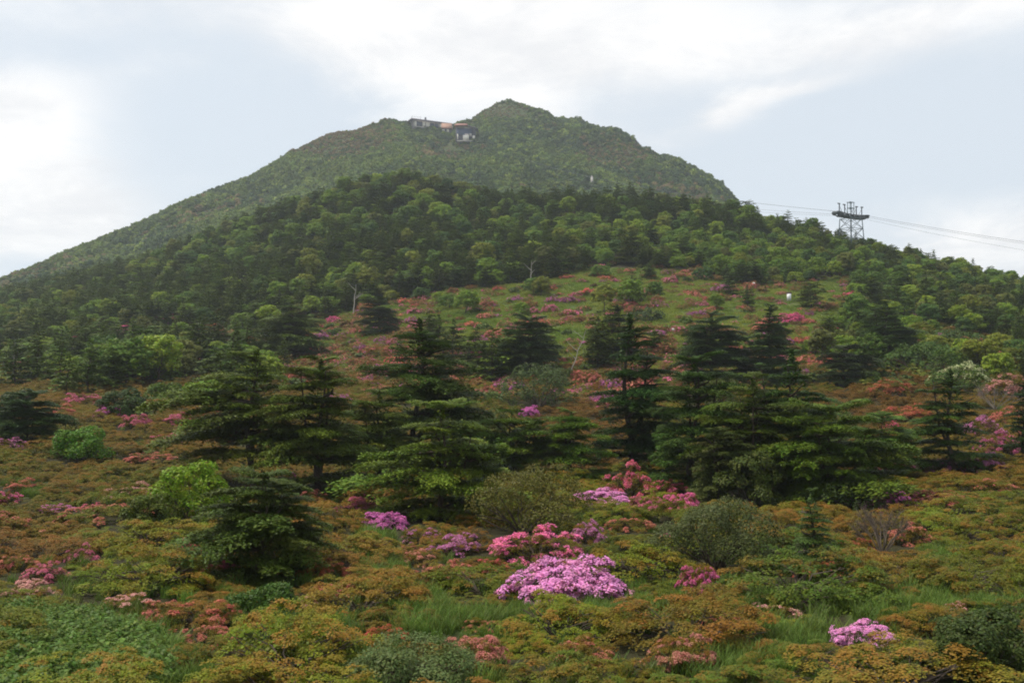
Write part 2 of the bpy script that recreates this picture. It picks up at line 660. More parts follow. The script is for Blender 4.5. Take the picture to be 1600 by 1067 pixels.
def twigs(rng, n, H, spread=0.85, r=0.018, start=0.05, sides=3):
    p = Parts()
    for i in range(n):
        a = rng.uniform(0, 2 * math.pi)
        e = rng.uniform(0.3, 1.0)
        tip = np.array([math.cos(a) * spread * math.sqrt(1 - (e * 0.8) ** 2), math.sin(a) * spread * math.sqrt(1 - (e * 0.8) ** 2), H * e * 0.85])
        b0 = np.array([math.cos(a), math.sin(a), 0]) * start * rng.uniform(0.2, 1)
        m1 = b0 * 0.6 + tip * 0.4 + rng.normal(0, 0.05, 3) + np.array([0, 0, 0.04])
        V, Q = tube([b0 - [0, 0, 0.06], m1, tip], [r, r * 0.7, r * 0.3], sides)
        p.add(V, Q)
    return p


UP = np.array([0, 0, 1.0])


def azalea_pads(i):
    """an azalea is a dome of flat leaf shelves; each shelf carries a dozen leaf pads"""
    rng = np.random.default_rng(100 + i)
    H = rng.uniform(0.42, 0.56)
    K, per = 56, 8
    C, CN = dome_points(rng, K, H, 0.17, -0.06, seed=i * 1.7)
    C = C * np.where(rng.random(K) < 0.3, rng.uniform(0.7, 0.88, K), rng.uniform(0.9, 1.01, K))[:, None] + np.array([0, 0, 0.10])
    CN = norm(CN * 0.35 + UP * 0.85)
    rs = rng.uniform(0.11, 0.24, K)
    sid = np.repeat(np.arange(K), per)
    n = K * per
    t = norm(rng.normal(size=(n, 3)))
    t = norm(t - CN[sid] * (t * CN[sid]).sum(-1, keepdims=True))
    rr = np.sqrt(rng.random((n, 1)))
    P = C[sid] + t * rr * rs[sid][:, None] + CN[sid] * (rng.normal(0, 0.016, (n, 1)) - 0.30 * rs[sid][:, None] * rr ** 2)
    N = norm(CN[sid] + t * rr * 0.45)
    base = rng.normal(0.12, 0.26, K) + 0.28 * (C[:, 2] / H - 0.6)
    acc = np.clip(base[sid] + 0.25 * rr[:, 0] - 0.1 + rng.normal(0, 0.13, n) + (0.0 if i % 2 == 0 else -0.26), 0, 0.75)
    return rng, P, N, acc, sid, H


def azalea_meshes(i):
    rng, P, N, acc, sid, H = azalea_pads(i)
    V, Q, lv = pad_cloud(rng, P, N, rng.uniform(0.05, 0.105, len(P)), 44, 0.029, 0.020, flat=0.9, accent=acc, jit=0.010)
    p = Parts()
    p.add(V, Q, 0, lv)
    # sparse inner leaves in the depth of the bush
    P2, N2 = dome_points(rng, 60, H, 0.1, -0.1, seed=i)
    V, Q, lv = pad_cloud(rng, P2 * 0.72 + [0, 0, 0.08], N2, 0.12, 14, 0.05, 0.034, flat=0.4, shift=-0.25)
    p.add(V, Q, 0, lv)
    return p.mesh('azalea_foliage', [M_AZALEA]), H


# accent colour of azalea: rusty young leaves and spent flowers
M_AZALEA = leaf_material('azalea_leaf_rust', 'object', 0.55, 0.22, accent=lin(150, 98, 40))
AZ = [azalea_meshes(i) for i in range(7)]
AZ_BRANCH = [twigs(np.random.default_rng(60 + i), 34, 0.5).mesh('azalea_branches', [M_BARK]) for i in range(3)]


def azalea_bloom(i, cover, per=34, L=0.042, W=0.036):
    """blossoms that sit on the shelves of azalea i"""
    rng, P, N, acc, sid, H = azalea_pads(i)
    rng = np.random.default_rng(300 + i * 7 + int(cover * 100))
    shelf = rng.random(sid.max() + 1)
    k = np.clip(cover + (shelf[sid] - 0.5) * (1.5 if cover < 0.9 else 0.0), 0, 1)
    keep = rng.random(len(P)) < k
    P, N = P[keep] + N[keep] * 0.018, N[keep]
    V, Q, lv = pad_cloud(rng, P, N, rng.uniform(0.05, 0.11, len(P)), per, L, W, flat=0.9, jit=0.013)
    p = Parts()
    p.add(V, Q, 0, lv)
    if cover > 0.9:                     # fill the sides of a bush in full bloom
        P2, N2 = dome_points(rng, 110, H, 0.15, 0.0, seed=i * 1.7)
        V, Q, lv = pad_cloud(rng, P2 * 0.93 + [0, 0, 0.1], norm(N2 * 0.6 + UP * 0.6), 0.08, 26, L, W, flat=0.8, jit=0.013, shift=-0.06)
        p.add(V, Q, 0, lv)
    return p.mesh('azalea_blossoms', [M_PETAL])


BLOOM_FULL = [azalea_bloom(i, 0.97, 40) for i in range(3)]
BLOOM_HALF = [azalea_bloom(i, 0.55) for i in range(7)]
BLOOM_FEW = [azalea_bloom(i, 0.22) for i in range(7)]


def small_azalea(i):
    rng = np.random.default_rng(500 + i)
    H = rng.uniform(0.45, 0.65)
    P, N = dome_points(rng, 90, H, 0.2, -0.1, seed=i * 2.1)
    P = P * rng.uniform(0.8, 1.05, 90)[:, None] + np.array([0, 0, 0.1])
    acc = np.clip(rng.normal(0.3, 0.25, 90), 0, 0.9)
    V, Q, lv = pad_cloud(rng, P, N, rng.uniform(0.12, 0.22, 90), 10, 0.15, 0.10, flat=0.9, accent=acc)
    p = Parts()
    p.add(V, Q, 0, lv)
    fol = p.mesh('small_azalea_foliage', [M_AZALEA])
    P, N = dome_points(rng, 130, H, 0.2, 0.0, seed=i * 2.1)
    P = P * rng.uniform(0.98, 1.1, 130)[:, None] + np.array([0, 0, 0.12])
    keep = rng.random(130) < (0.75 if i % 2 else 0.5)
    P, N = P[keep], N[keep]
    V, Q, lv = pad_cloud(rng, P, N, rng.uniform(0.09, 0.2, len(P)), 9, 0.13, 0.11, flat=0.9)
    p = Parts()
    p.add(V, Q, 0, lv)
    return fol, p.mesh('small_azalea_blossoms', [M_PETAL])


SAZ = [small_azalea(i) for i in range(6)]


def lobed_crown(seed, lobes, n, L, W, pad=0.16, per=14, flat=0.5, mat=None, low=-0.35, name='crown'):
    """crown of rounded lobes ((x,y,z,rx,rz), ...) covered with leaf pads"""
    rng = np.random.default_rng(seed)
    lobes = np.array(lobes, float)
    wgt = lobes[:, 3] * lobes[:, 3]
    pick = rng.choice(len(lobes), n, p=wgt / wgt.sum())
    z = rng.uniform(low, 1, n)
    th = rng.uniform(0, 2 * math.pi, n)
    s = np.sqrt(1 - z * z)
    d = np.stack([s * np.cos(th), s * np.sin(th), z], -1)
    rad = np.stack([lobes[pick, 3], lobes[pick, 3], lobes[pick, 4]], -1)
    lump = 1 + 0.12 * np.sin(5 * d[:, 0] + pick) * np.cos(4 * d[:, 1] + 2 * pick)
    P = lobes[pick, :3] + d * rad * (lump * np.where(rng.random(n) < 0.25, rng.uniform(0.72, 0.9, n), rng.uniform(0.92, 1.06, n)))[:, None]
    N = norm(d / rad)
    inside = np.zeros(n, bool)
    for j, l in enumerate(lobes):
        q = (P - l[:3]) / np.array([l[3], l[3], l[4]])
        inside |= ((q * q).sum(-1) < 0.55) & (pick != j)
    P, N = P[~inside], N[~inside]
    V, Q, lv = pad_cloud(rng, P, N, pad * rng.uniform(0.7, 1.3, len(P)), per, L, W, flat=flat, jit=pad * 0.15)
    p = Parts()
    p.add(V, Q, 0, lv)
    return p.mesh(name, [mat or M_LEAF])


def rand_lobes(seed, n, rx, h, z0, size=(0.3, 0.5), flat=0.72):
    """lobes filling a dome of radius rx, from z0 to h"""
    rng = np.random.default_rng(seed)
    out = [(0, 0, z0 + (h - z0) * 0.46, rx * 0.6, (h - z0) * 0.44)]
    for i in range(n):
        a = i * 2.4 + rng.uniform(-0.5, 0.5)
        e = (i + 0.5) / n
        rr = rx * math.sqrt(1 - (e * 0.9) ** 2) * rng.uniform(0.55, 0.85)
        sz = rx * rng.uniform(*size)
        out.append((math.cos(a) * rr, math.sin(a) * rr, z0 + (h - z0) * (0.15 + 0.72 * e) - 0.2 * sz, sz, sz * flat))
    return out


# ---- broadleaf trees of the middle distance: unit = metres, 5.5 m tall
def trunk_mesh(seed, h, r, lean=0.05, limbs=5, spread=1.4, mat=None, sides=6, name='trunk', top=0.18):
    rng = np.random.default_rng(seed)
    p = Parts()
    k = 6
    P = np.array([[lean * h * (t ** 1.5) + 0.04 * h * math.sin(5 * t + seed), 0.03 * h * math.sin(4 * t + 2 * seed), h * t - 0.25] for t in np.linspace(0, 1, k)])
    V, Q = tube(P, np.linspace(r, r * top, k), sides)
    p.add(V, Q)
    for i in range(limbs):
        t = rng.uniform(0.3, 0.9)
        b0 = P[0] * (1 - t) + P[-1] * t
        a = rng.uniform(0, 2 * math.pi)
        d = np.array([math.cos(a), math.sin(a), rng.uniform(0.25, 0.9)])
        tip = b0 + d * spread * rng.uniform(0.5, 1) * (1.1 - 0.5 * t)
        V, Q = tube([b0, (b0 + tip) / 2 + rng.normal(0, 0.08, 3), tip], [r * 0.45, r * 0.3, r * 0.1], 4)
        p.add(V, Q)
    return p.mesh(name, [mat or M_BARK])


BROAD = []
for i in range(6):
    rx, h = [2.6, 3.0, 2.3, 3.3, 2.7, 2.2][i], [5.2, 4.6, 5.8, 5.0, 4.2, 5.4][i]
    z0 = h * [0.18, 0.12, 0.3, 0.15, 0.1, 0.25][i]
    me = lobed_crown(700 + i, rand_lobes(700 + i, 22, rx, h, z0, (0.2, 0.42), 0.5), 420, 0.27, 0.18, pad=0.34, per=15, flat=0.6)
    BROAD.append((me, trunk_mesh(720 + i, h * 0.62, 0.13, 0.05, 5, rx * 0.6)))


# ---- firs
def bough_mesh(seed, branchlets, step, L, W, width=0.4, layers=2, wood=True):
    """one flat bough of length 1 along +X"""
    rng = np.random.default_rng(seed)
    C, D, N = [], [], []
    arch = rng.uniform(-0.04, 0.10)

    def axis(t):
        return np.array([t, 0.05 * math.sin(3 * t + seed), arch * math.sin(math.pi * t) - 0.10 * t * t + 0.05 * t])
    for k in range(branchlets):
        t = 0.16 + 0.84 * (k + rng.uniform(0, 0.8)) / branchlets
        for side in (-1, 1):
            if rng.random() < 0.1:
                continue
            ln = width * (1.15 - t) ** 0.6 * rng.uniform(0.45, 1.1) * min(1, 0.35 + t * 1.6)
            ang = side * R(rng.uniform(38, 68))
            d = np.array([math.cos(ang), math.sin(ang), rng.uniform(-0.10, 0.12)])
            m = max(2, int(ln / step))
            for j in range(m + 1):
                for l in range(layers):
                    s = (j + rng.uniform(0, 1)) / (m + 1)
                    pos = axis(t) + d * ln * s + np.array([rng.normal(0, 0.012), rng.normal(0, 0.012), -0.06 * s * s + rng.normal(0, 0.012) + (0.022 if l else -0.012)])
                    C.append(pos)
                    a2 = ang + rng.uniform(-0.7, 0.7)
                    D.append([math.cos(a2), math.sin(a2), rng.uniform(-0.1, 0.35)])
                    N.append([rng.normal(0, 0.28), rng.normal(0, 0.28), 1.0])
    C, D, N = np.array(C), np.array(D), norm(np.array(N))
    n = len(C)
    V, Q = leaves(C, N, D, L * rng.uniform(0.7, 1.3, n), W * rng.uniform(0.7, 1.3, n))
    lv = leafvals(rng, n)
    tipness = np.clip(np.hypot(C[:, 0] - 0.35, C[:, 1]) * 1.1, 0, 1)      # young growth at the tips
    lv[:, 0] = np.clip(lv[:, 0] * 0.75 + 0.35 * tipness, 0, 1)
    p = Parts()
    p.add(V, Q, 0, lv)
    if wood:
        ts = np.linspace(-0.03, 0.8, 5)
        V, Q = tube([axis(t) - [0, 0, 0.02] for t in ts], np.linspace(0.022, 0.006, 5), 4)
        p.add(V, Q, 1)
    return p


BOUGH = [bough_mesh(40 + i, 19, 0.030, 0.058, 0.034, width=[0.5, 0.58, 0.46, 0.54, 0.62, 0.5][i], layers=3).mesh('fir_bough', [M_FIR, M_BARK]) for i in range(6)]
BOUGH_LOW = [bough_mesh(50 + i, 8, 0.10, 0.19, 0.12, width=0.55, layers=1, wood=False) for i in range(4)]
BOUGH_FINE = [bough_mesh(140 + i, 28, 0.021, 0.038, 0.023, width=[0.5, 0.58, 0.46, 0.54][i], layers=3).mesh('fir_bough_fine', [M_FIR, M_BARK]) for i in range(4)]
LEADER = bough_mesh(48, 10, 0.05, 0.10, 0.05, width=0.3, layers=2).mesh('fir_leader', [M_FIR, M_BARK])


def fir_plan(seed, style, h, w):
    """list of (x, y, z, azimuth, length, pitch, roll, wide) of the boughs of one fir"""
    rng = np.random.default_rng(seed)
    out = []
    heads = [(0.0, 0.0, 1.0, 1.0)]
    wind, wk = rng.uniform(0, 6.28), (0.12 if style == 'cone' else rng.uniform(0.08, 0.2) if style == 'flat' else rng.uniform(0.2, 0.4))
    ph1, ph2 = rng.uniform(0, 6.28), rng.uniform(0, 6.28)
    if style != 'cone':
        for k in range(2 if style in ('broad', 'flat') else 1 + int(rng.random() < 0.5)):
            a = rng.uniform(0, 6.28)
            d = w * rng.uniform(0.16, 0.28)
            heads.append((math.cos(a) * d, math.sin(a) * d * 0.7, rng.uniform(0.7, 0.95), rng.uniform(0.5, 0.7)))
    for hi, (ox, oy, hs, ws) in enumerate(heads):
        hw = w / 2 * ws
        hh = h * hs
        t0 = {'open': 0.30, 'broad': 0.06, 'layered': 0.10, 'flat': 0.10, 'cone': 0.06}[style]
        if hi:
            t0 = max(t0, 0.4)
        n_lv = max(5, int({'open': 11, 'broad': 12, 'layered': 11, 'flat': 9, 'cone': 16}[style] * min(1.3, max(0.75, hh / 8)) * (1.0 if not hi else 0.6)))
        for i in range(n_lv):
            t = t0 + (0.97 - t0) * (i / (n_lv - 1)) + rng.uniform(-0.03, 0.03)
            if style == 'cone':
                prof = (1.04 - t) ** 0.75
            elif style == 'flat':
                prof = (1.0 - 0.62 * t ** 3) * rng.uniform(0.8, 1.08)
            elif style == 'broad':
                prof = math.sqrt(max(0.02, 1.02 - ((t - 0.28) / 0.74) ** 2))
            elif style == 'open':
                prof = 0.95 * (1.05 - t ** 2.6) * rng.uniform(0.75, 1.15)
            else:
                prof = (1.03 - t ** 2.7) * rng.uniform(0.72, 1.1)
            prof = max(prof, 0.2)
            nb = 8 if prof > 0.35 else 6
            a0 = rng.uniform(0, 6.28)
            for k in range(nb):
                if rng.random() < (0.25 if style == 'open' else 0.08):
                    continue
                a = a0 + k * 6.283 / nb + rng.uniform(-0.4, 0.4)
                shape = 1 + wk * math.cos(a - wind) + wk * 0.9 * math.sin(2 * a + 7 * t + ph1) * math.cos(9 * t + ph2)
                ln = max(0.1 * hw, hw * prof * shape * rng.uniform(0.66, 1.12))
                if shape < 0.72 and rng.random() < 0.4:
                    continue
                pitch = 0.0 + 0.3 * t ** 4 + rng.uniform(-0.10, 0.10)
                out.append((ox, oy, t * hh + rng.uniform(-0.012, 0.012) * hh, a, ln, pitch, rng.uniform(-0.14, 0.14), rng.uniform(0.85, 1.2)))
    return out, heads


def fir_mid(seed, style, h, w):
    """crown of a middle-distance fir joined from boughs"""
    rng = np.random.default_rng(seed)
    p = Parts()
    for (ox, oy, z, a, ln, pitch, roll, wide) in fir_plan(seed, style, h, w)[0]:
        b = BOUGH_LOW[rng.integers(4)]
        M = np.array((Matrix.Rotation(a, 3, 'Z') @ Matrix.Rotation(-pitch, 3, 'Y') @ Matrix.Rotation(roll, 3, 'X')))
        V = np.concatenate(b.V) * np.array([ln, ln * wide, ln * 0.9]) @ M.T + np.array([ox, oy, z])
        lv = np.concatenate(b.Lf).copy()
        lv[:, 0] = np.clip(lv[:, 0] + rng.normal(0, 0.1), 0, 1)
        p.add(V, np.concatenate(b.Q), 0, lv)
    n = 140
    zz = rng.uniform(0.15, 0.93, n) * h
    rr = 0.3 * w * (1.02 - zz / h) * np.sqrt(rng.random(n))
    th = rng.uniform(0, 6.28, n)
    C = np.stack([rr * np.cos(th), rr * np.sin(th), zz], -1)
    D = np.stack([np.cos(th), np.sin(th), np.full(n, 0.7)], -1)
    V, Q = leaves(C, norm(rng.normal(size=(n, 3)) + [0, 0, 0.8]), D, 0.45, 0.24)
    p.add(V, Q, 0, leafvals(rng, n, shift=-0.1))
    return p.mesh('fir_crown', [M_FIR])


FIRS = []
for i, (st, h, w) in enumerate([('layered', 7.0, 6.0), ('broad', 6.2, 6.4), ('flat', 5.6, 6.6), ('layered', 7.4, 5.6), ('cone', 7.2, 5.6), ('broad', 6.6, 6.0), ('flat', 6.0, 6.2)]):
    FIRS.append((fir_mid(900 + i, st, h, w), trunk_mesh(930 + i, h * 0.93, 0.16, 0.02, 3, 1.0), h, w))

SHRUB_FAR = []
for i in range(6):
    rng_ = np.random.default_rng(1100 + i)
    SHRUB_FAR.append(lobed_crown(1100 + i, rand_lobes(1100 + i, 7, 2.2, [2.6, 3.2, 2.2, 3.6, 2.8, 2.4][i], 0.1, (0.35, 0.55)), 75, 0.75, 0.5, pad=0.55, per=7, flat=0.5, mat=M_LEAF_I, low=-0.2))


# ------------------------------------------------------------------ geometry-node scatter for what nobody could count
def scatter(name, label, meshes, P, rot, scl, idx, tint):
    src = bpy.data.collections.new(name + '_source')
    for i, me in enumerate(meshes):
        src.objects.link(bpy.data.objects.new('%s_piece_%02d' % (name, i), me))
    me = bpy.data.meshes.new(name)
    P = np.asarray(P, np.float32)
    n = len(P)
    me.vertices.add(n)
    me.vertices.foreach_set('co', P.reshape(-1))
    a = me.attributes.new('rot', 'FLOAT_VECTOR', 'POINT')
    a.data.foreach_set('vector', np.asarray(rot, np.float32).reshape(-1))
    a = me.attributes.new('scl', 'FLOAT_VECTOR', 'POINT')
    a.data.foreach_set('vector', np.asarray(scl, np.float32).reshape(-1))
    a = me.attributes.new('idx', 'INT', 'POINT')
    a.data.foreach_set('value', np.asarray(idx, np.int32))
    a = me.attributes.new('tint', 'FLOAT_COLOR', 'POINT')
    c = np.ones((n, 4), np.float32)
    c[:, :3] = tint
    a.data.foreach_set('color', c.reshape(-1))
    o = new(name, me)
    o['kind'] = 'stuff'
    o['label'] = label
    ng = bpy.data.node_groups.new(name + '_scatter', 'GeometryNodeTree')
    ng.interface.new_socket('Geometry', in_out='INPUT', socket_type='NodeSocketGeometry')
    ng.interface.new_socket('Geometry', in_out='OUTPUT', socket_type='NodeSocketGeometry')
    nd, lk = ng.nodes, ng.links
    gi, go = nd.new('NodeGroupInput'), nd.new('NodeGroupOutput')
    ci = nd.new('GeometryNodeCollectionInfo')
    ci.inputs['Collection'].default_value = src
    ci.inputs['Separate Children'].default_value = True
    ci.inputs['Reset Children'].default_value = True
    ip = nd.new('GeometryNodeInstanceOnPoints')
    ip.inputs['Pick Instance'].default_value = True

    def attr(nm, t):
        x = nd.new('GeometryNodeInputNamedAttribute')
        x.data_type = t
        x.inputs['Name'].default_value = nm
        return x.outputs[0]
    e2r = nd.new('FunctionNodeEulerToRotation')
    lk.new(attr('rot', 'FLOAT_VECTOR'), e2r.inputs[0])
    lk.new(gi.outputs[0], ip.inputs['Points'])
    lk.new(ci.outputs[0], ip.inputs['Instance'])
    lk.new(attr('idx', 'INT'), ip.inputs['Instance Index'])
    lk.new(e2r.outputs[0], ip.inputs['Rotation'])
    lk.new(attr('scl', 'FLOAT_VECTOR'), ip.inputs['Scale'])
    lk.new(ip.outputs[0], go.inputs[0])
    md = o.modifiers.new('scatter', 'NODES')
    md.node_group = ng
    return o


def with_material(me, m):
    c = me.copy()
    c.materials.clear()
    c.materials.append(m)
    return c


def jitter_col(rng, base, n, v=0.18, h=0.1):
    base = np.asarray(base, float)
    k = np.exp(rng.normal(0, v, (n, 1)))
    return np.clip(base * k * np.exp(rng.normal(0, h, (n, 3))), 0, 1)


# ------------------------------------------------------------------ far mountain scrub (stuff)
def slope_points(rng, n, y0, y1, qlo, qhi):
    y = np.sqrt(rng.uniform(y0 ** 2, y1 ** 2, n))
    q = rng.uniform(qlo, qhi, n)
    x = q * y
    return x, y, ground(x, y)


rng = np.random.default_rng(21)
x, y, z = slope_points(rng, 80000, 400, 960, -0.72, 0.34)
q = x / y
yc = np.interp(q, (CREST_U - 800) / F, CREST_Y)
ys = np.interp(q, (SKY_U - 800) / F, SKY_Y)
k = (y > yc + 60) & (y < ys + 12)
x, y, z, ys_ = x[k], y[k], z[k], ys[k]
n = len(x)
u, v = project(x, y, z)
near_b = ((u > 640) & (u < 716) & (v < 214) & (v > 186)) | ((u > 684) & (u < 752) & (v < 238) & (v > 188))
nz = wob(x, y, 0.03, 0.3) + 0.6 * wob(x, y, 0.09, 1.0)
G1, G2, G3, BR = np.array(lin(96, 116, 48)), np.array(lin(62, 84, 48)), np.array(lin(112, 128, 52)), np.array(lin(128, 110, 74))
w = np.clip(0.5 + 0.5 * nz + 0.3 * wob(x, y, 0.011, 0.9) + rng.normal(0, 0.25, n), 0, 1)[:, None]
tint = G2 * (1 - w) + G1 * w
tint = np.where((rng.random(n) < 0.18)[:, None], G3, tint)
brown = np.clip(1 - ((u - 520) / 110) ** 2 - ((v - 215) / 42) ** 2, 0, 1) + np.clip(1 - ((u - 790) / 40) ** 2 - ((v - 175) / 14) ** 2, 0, 1) \
    + 0.7 * np.clip(1 - ((u - 960) / 70) ** 2 - ((v - 240) / 30) ** 2, 0, 1) + 0.5 * np.clip(1 - ((u - 700) / 60) ** 2 - ((v - 240) / 20) ** 2, 0, 1)
brown = brown + 0.55 * np.clip(wob(x, y, 0.017, 2.2) - 0.45, 0, 1)
bm = (rng.random(n) < np.clip(brown, 0, 1) * 0.8)[:, None]
tint = np.where(bm, BR * 0.85 + tint * 0.15, tint)
tint = 1.12 * tint * np.exp(rng.normal(0, 0.18, (n, 1)))
s = rng.uniform(0.7, 1.45, n) * np.where(ys_ - y < 45, 0.55, 1.0) * np.where(v < 190, 0.6, 1.0) * np.where(brown > 0.35, 0.5, 1.0) * np.where(near_b, 0.55, 1.0)
scatter('mountain_scrub', 'low green scrub and small trees covering the far mountain up to its summit', SHRUB_FAR,
        np.stack([x, y, z - 0.3], -1), np.stack([np.zeros(n), np.zeros(n), rng.uniform(0, 6.28, n)], -1),
        np.stack([s, s, s * rng.uniform(0.75, 1.3, n)], -1), rng.integers(0, len(SHRUB_FAR), n), tint)

# ------------------------------------------------------------------ placing helpers
FIR_DARK = np.array(lin(80, 96, 28))
BROAD_GREEN = np.array(lin(104, 132, 36))
taken = []                       # (x, y, r) kept free for the plants placed by hand


def free(x, y, r):
    return all((x - a) ** 2 + (y - b) ** 2 > (r + c) ** 2 for a, b, c in taken)


def hero_fir(u, vb, vt, wpx, style, label, seed, col=None, lean=0.0, limb=4, group=None):
    p = at(u, vb)
    d = p.y * CP + p.z * SP
    # height so that the tip reaches row vt
    _, kk = ray(u, vt)
    h = kk * p.y - p.z
    w = wpx * d / F * 0.98
    t = thing('fir_tree', p, 0, 1.0, label, 'fir tree', group)
    rg = np.random.default_rng(seed)
    col = (FIR_DARK if col is None else np.array(col)) * 1.14
    tr = new('trunk', trunk_mesh(seed, h * 0.95, 0.022 * h + 0.03, lean, limb, w * 0.3, sides=7), t)
    plan, heads = fir_plan(seed, style, h, w)
    for ox, oy, hs, ws in heads[1:]:
        q_ = Parts()
        q_.add(*tube([(lean * h * 0.1, 0, h * 0.18), (ox * 0.7, oy * 0.7, h * hs * 0.5), (ox, oy, h * hs * 0.95)], [0.016 * h, 0.011 * h, 0.004 * h], 6))
        new('limb', q_.mesh('fir_limb', [M_BARK]), tr)
    pp = Parts()
    n = int(950 * max(0.6, min(1.5, h / 7)))
    zz = rg.uniform(0.12, 1.0, n) ** 0.85 * h
    rr = 0.5 * w * np.maximum(0.03, 1.0 - zz / h) * np.sqrt(rg.random(n))
    th = rg.uniform(0, 6.28, n)
    lx = lean * h * (zz / h) ** 1.5
    C = np.stack([rr * np.cos(th) + lx, rr * np.sin(th), zz], -1)
    D = np.stack([np.cos(th), np.sin(th), np.full(n, 0.6)], -1)
    ls = min(0.26, 0.032 * h + 0.03)
    V, Q = leaves(C, norm(rg.normal(0, 0.5, (n, 3)) + [0, 0, 0.9]), D, ls * rg.uniform(0.7, 1.3, n), ls * 0.42)
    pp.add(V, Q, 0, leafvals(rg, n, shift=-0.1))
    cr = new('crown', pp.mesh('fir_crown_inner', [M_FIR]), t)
    cr.color = (*col, 1)
    ld = new('leader_shoot', LEADER, cr)
    ld.location = (lean * h * 0.9, 0, h * 0.88)
    ld.rotation_euler = (0, -1.45, rg.uniform(0, 6))
    ld.scale = (h * 0.11,) * 3
    ld.color = (*col, 1)
    for (ox, oy, z, a, ln, pitch, roll, wide) in plan:
        bs = BOUGH_FINE if ln > 2.0 else BOUGH
        o = new('bough', bs[rg.integers(len(bs))], cr)
        o.location = (ox + lean * h * (z / h) ** 1.5, oy, z)
        o.rotation_euler = Euler((roll, -pitch, a))
        o.scale = (ln, ln * wide, ln * 0.95)
        kcol = col * math.exp(rg.normal(0, 0.13)) * np.exp(rg.normal(0, 0.05, 3))
        o.color = (*kcol, 1)
    taken.append((p.x, p.y, min(w * 0.22, 1.6)))
    return t


YG = lin(92, 112, 32)
HEROES = [
    (392, 768, 545, 255, 'open', 'tall open fir with a bare dark trunk between level boughs, above the low layered fir', None, 0.03),
    (500, 778, 562, 190, 'broad', 'dense dark fir close against the right side of the open bare-trunked fir', None, 0.0),
    (650, 738, 497, 215, 'layered', 'tall shelf-topped fir rising behind the bright flat-boughed fir', lin(66, 86, 30), 0.02),
    (690, 812, 632, 265, 'flat', 'wide fir with bright yellow-green shelves standing above the purple azalea', lin(92, 110, 30), 0.0),
    (592, 772, 610, 140, 'broad', 'shaded fir filling the gap left of the bright flat-boughed fir', None, 0.0),
    (800, 748, 645, 175, 'flat', 'low flat fir just behind the olive dome bush', lin(82, 104, 32), 0.0),
    (985, 744, 490, 172, 'layered', 'tall dark spired fir behind the red-pink azalea', lin(54, 78, 32), 0.0),
    (893, 752, 642, 140, 'broad', 'bushy mid green fir left of the tall spired fir', lin(88, 112, 34), 0.0),
    (1085, 768, 560, 190, 'flat', 'broad tiered fir immediately right of the tall spired fir', lin(66, 90, 34), 0.0),
    (1178, 782, 590, 170, 'broad', 'dark rounded fir in the middle of the thick fir clump', None, 0.0),
    (1240, 772, 547, 200, 'layered', 'highest fir of the right-hand clump with drooping layered boughs', lin(60, 84, 30), 0.0),
    (1300, 786, 640, 270, 'flat', 'wide low fir with a bright yellow-green shelf in front of the clump', lin(80, 100, 28), 0.0),
    (1380, 748, 648, 130, 'broad', 'small fir at the right end of the thick fir clump', lin(74, 98, 32), 0.0),
    (1488, 742, 578, 145, 'layered', 'lone upright fir beside the mauve azaleas near the right edge', lin(62, 84, 30), 0.0),
    (1604, 722, 598, 95, 'broad', 'fir cut off by the right edge of the view', lin(50, 68, 30), 0.0),
    (408, 905, 738, 275, 'flat', 'low layered fir sprawling over the azaleas in the left foreground', lin(66, 82, 24), 0.03),
    (1270, 900, 765, 98, 'cone', 'small conical young fir next to the big dark round bush', lin(76, 98, 44), 0.0),
    (1120, 792, 668, 120, 'broad', 'olive fir at the lower left corner of the thick fir clump', lin(78, 88, 40), 0.0),
    (1205, 606, 478, 125, 'cone', 'conical fir standing below the white post on the upper slope', lin(56, 76, 34), 0.0),
    (1112, 606, 492, 120, 'broad', 'spreading fir at the foot of the meadow, left of the conical fir', lin(60, 80, 36), 0.0),
    (830, 592, 500, 145, 'flat', 'thin tiered fir at the foot of the meadow beside the leaning dead trunk', lin(62, 80, 36), 0.0),
    (965, 562, 476, 95, 'cone', 'dark pointed fir in the meadow right of the leaning dead trunk', lin(56, 72, 36), 0.0),
    (455, 562, 470, 120, 'layered', 'yellowish layered fir at the left edge of the azalea meadow', lin(84, 100, 40), 0.0),
    (40, 692, 620, 155, 'flat', 'low dark spreading fir at the left edge over the azalea carpet', lin(54, 76, 32), 0.0),
    (592, 522, 468, 85, 'flat', 'small flat fir at the upper left corner of the meadow', lin(66, 80, 40), 0.0),
    (1320, 600, 545, 130, 'flat', 'low dark dome-shaped fir behind the rusty azaleas on the right', lin(58, 70, 38), 0.0),
    (1385, 570, 470, 115, 'layered', 'fir with a bare grey pole-like trunk below its crown', lin(66, 86, 36), 0.0),
]
for i, (u, vb, vt, wp, st, lb, col, lean) in enumerate(HEROES):
    hero_fir(u, vb, vt, wp, st, lb, 2000 + i, col, lean)


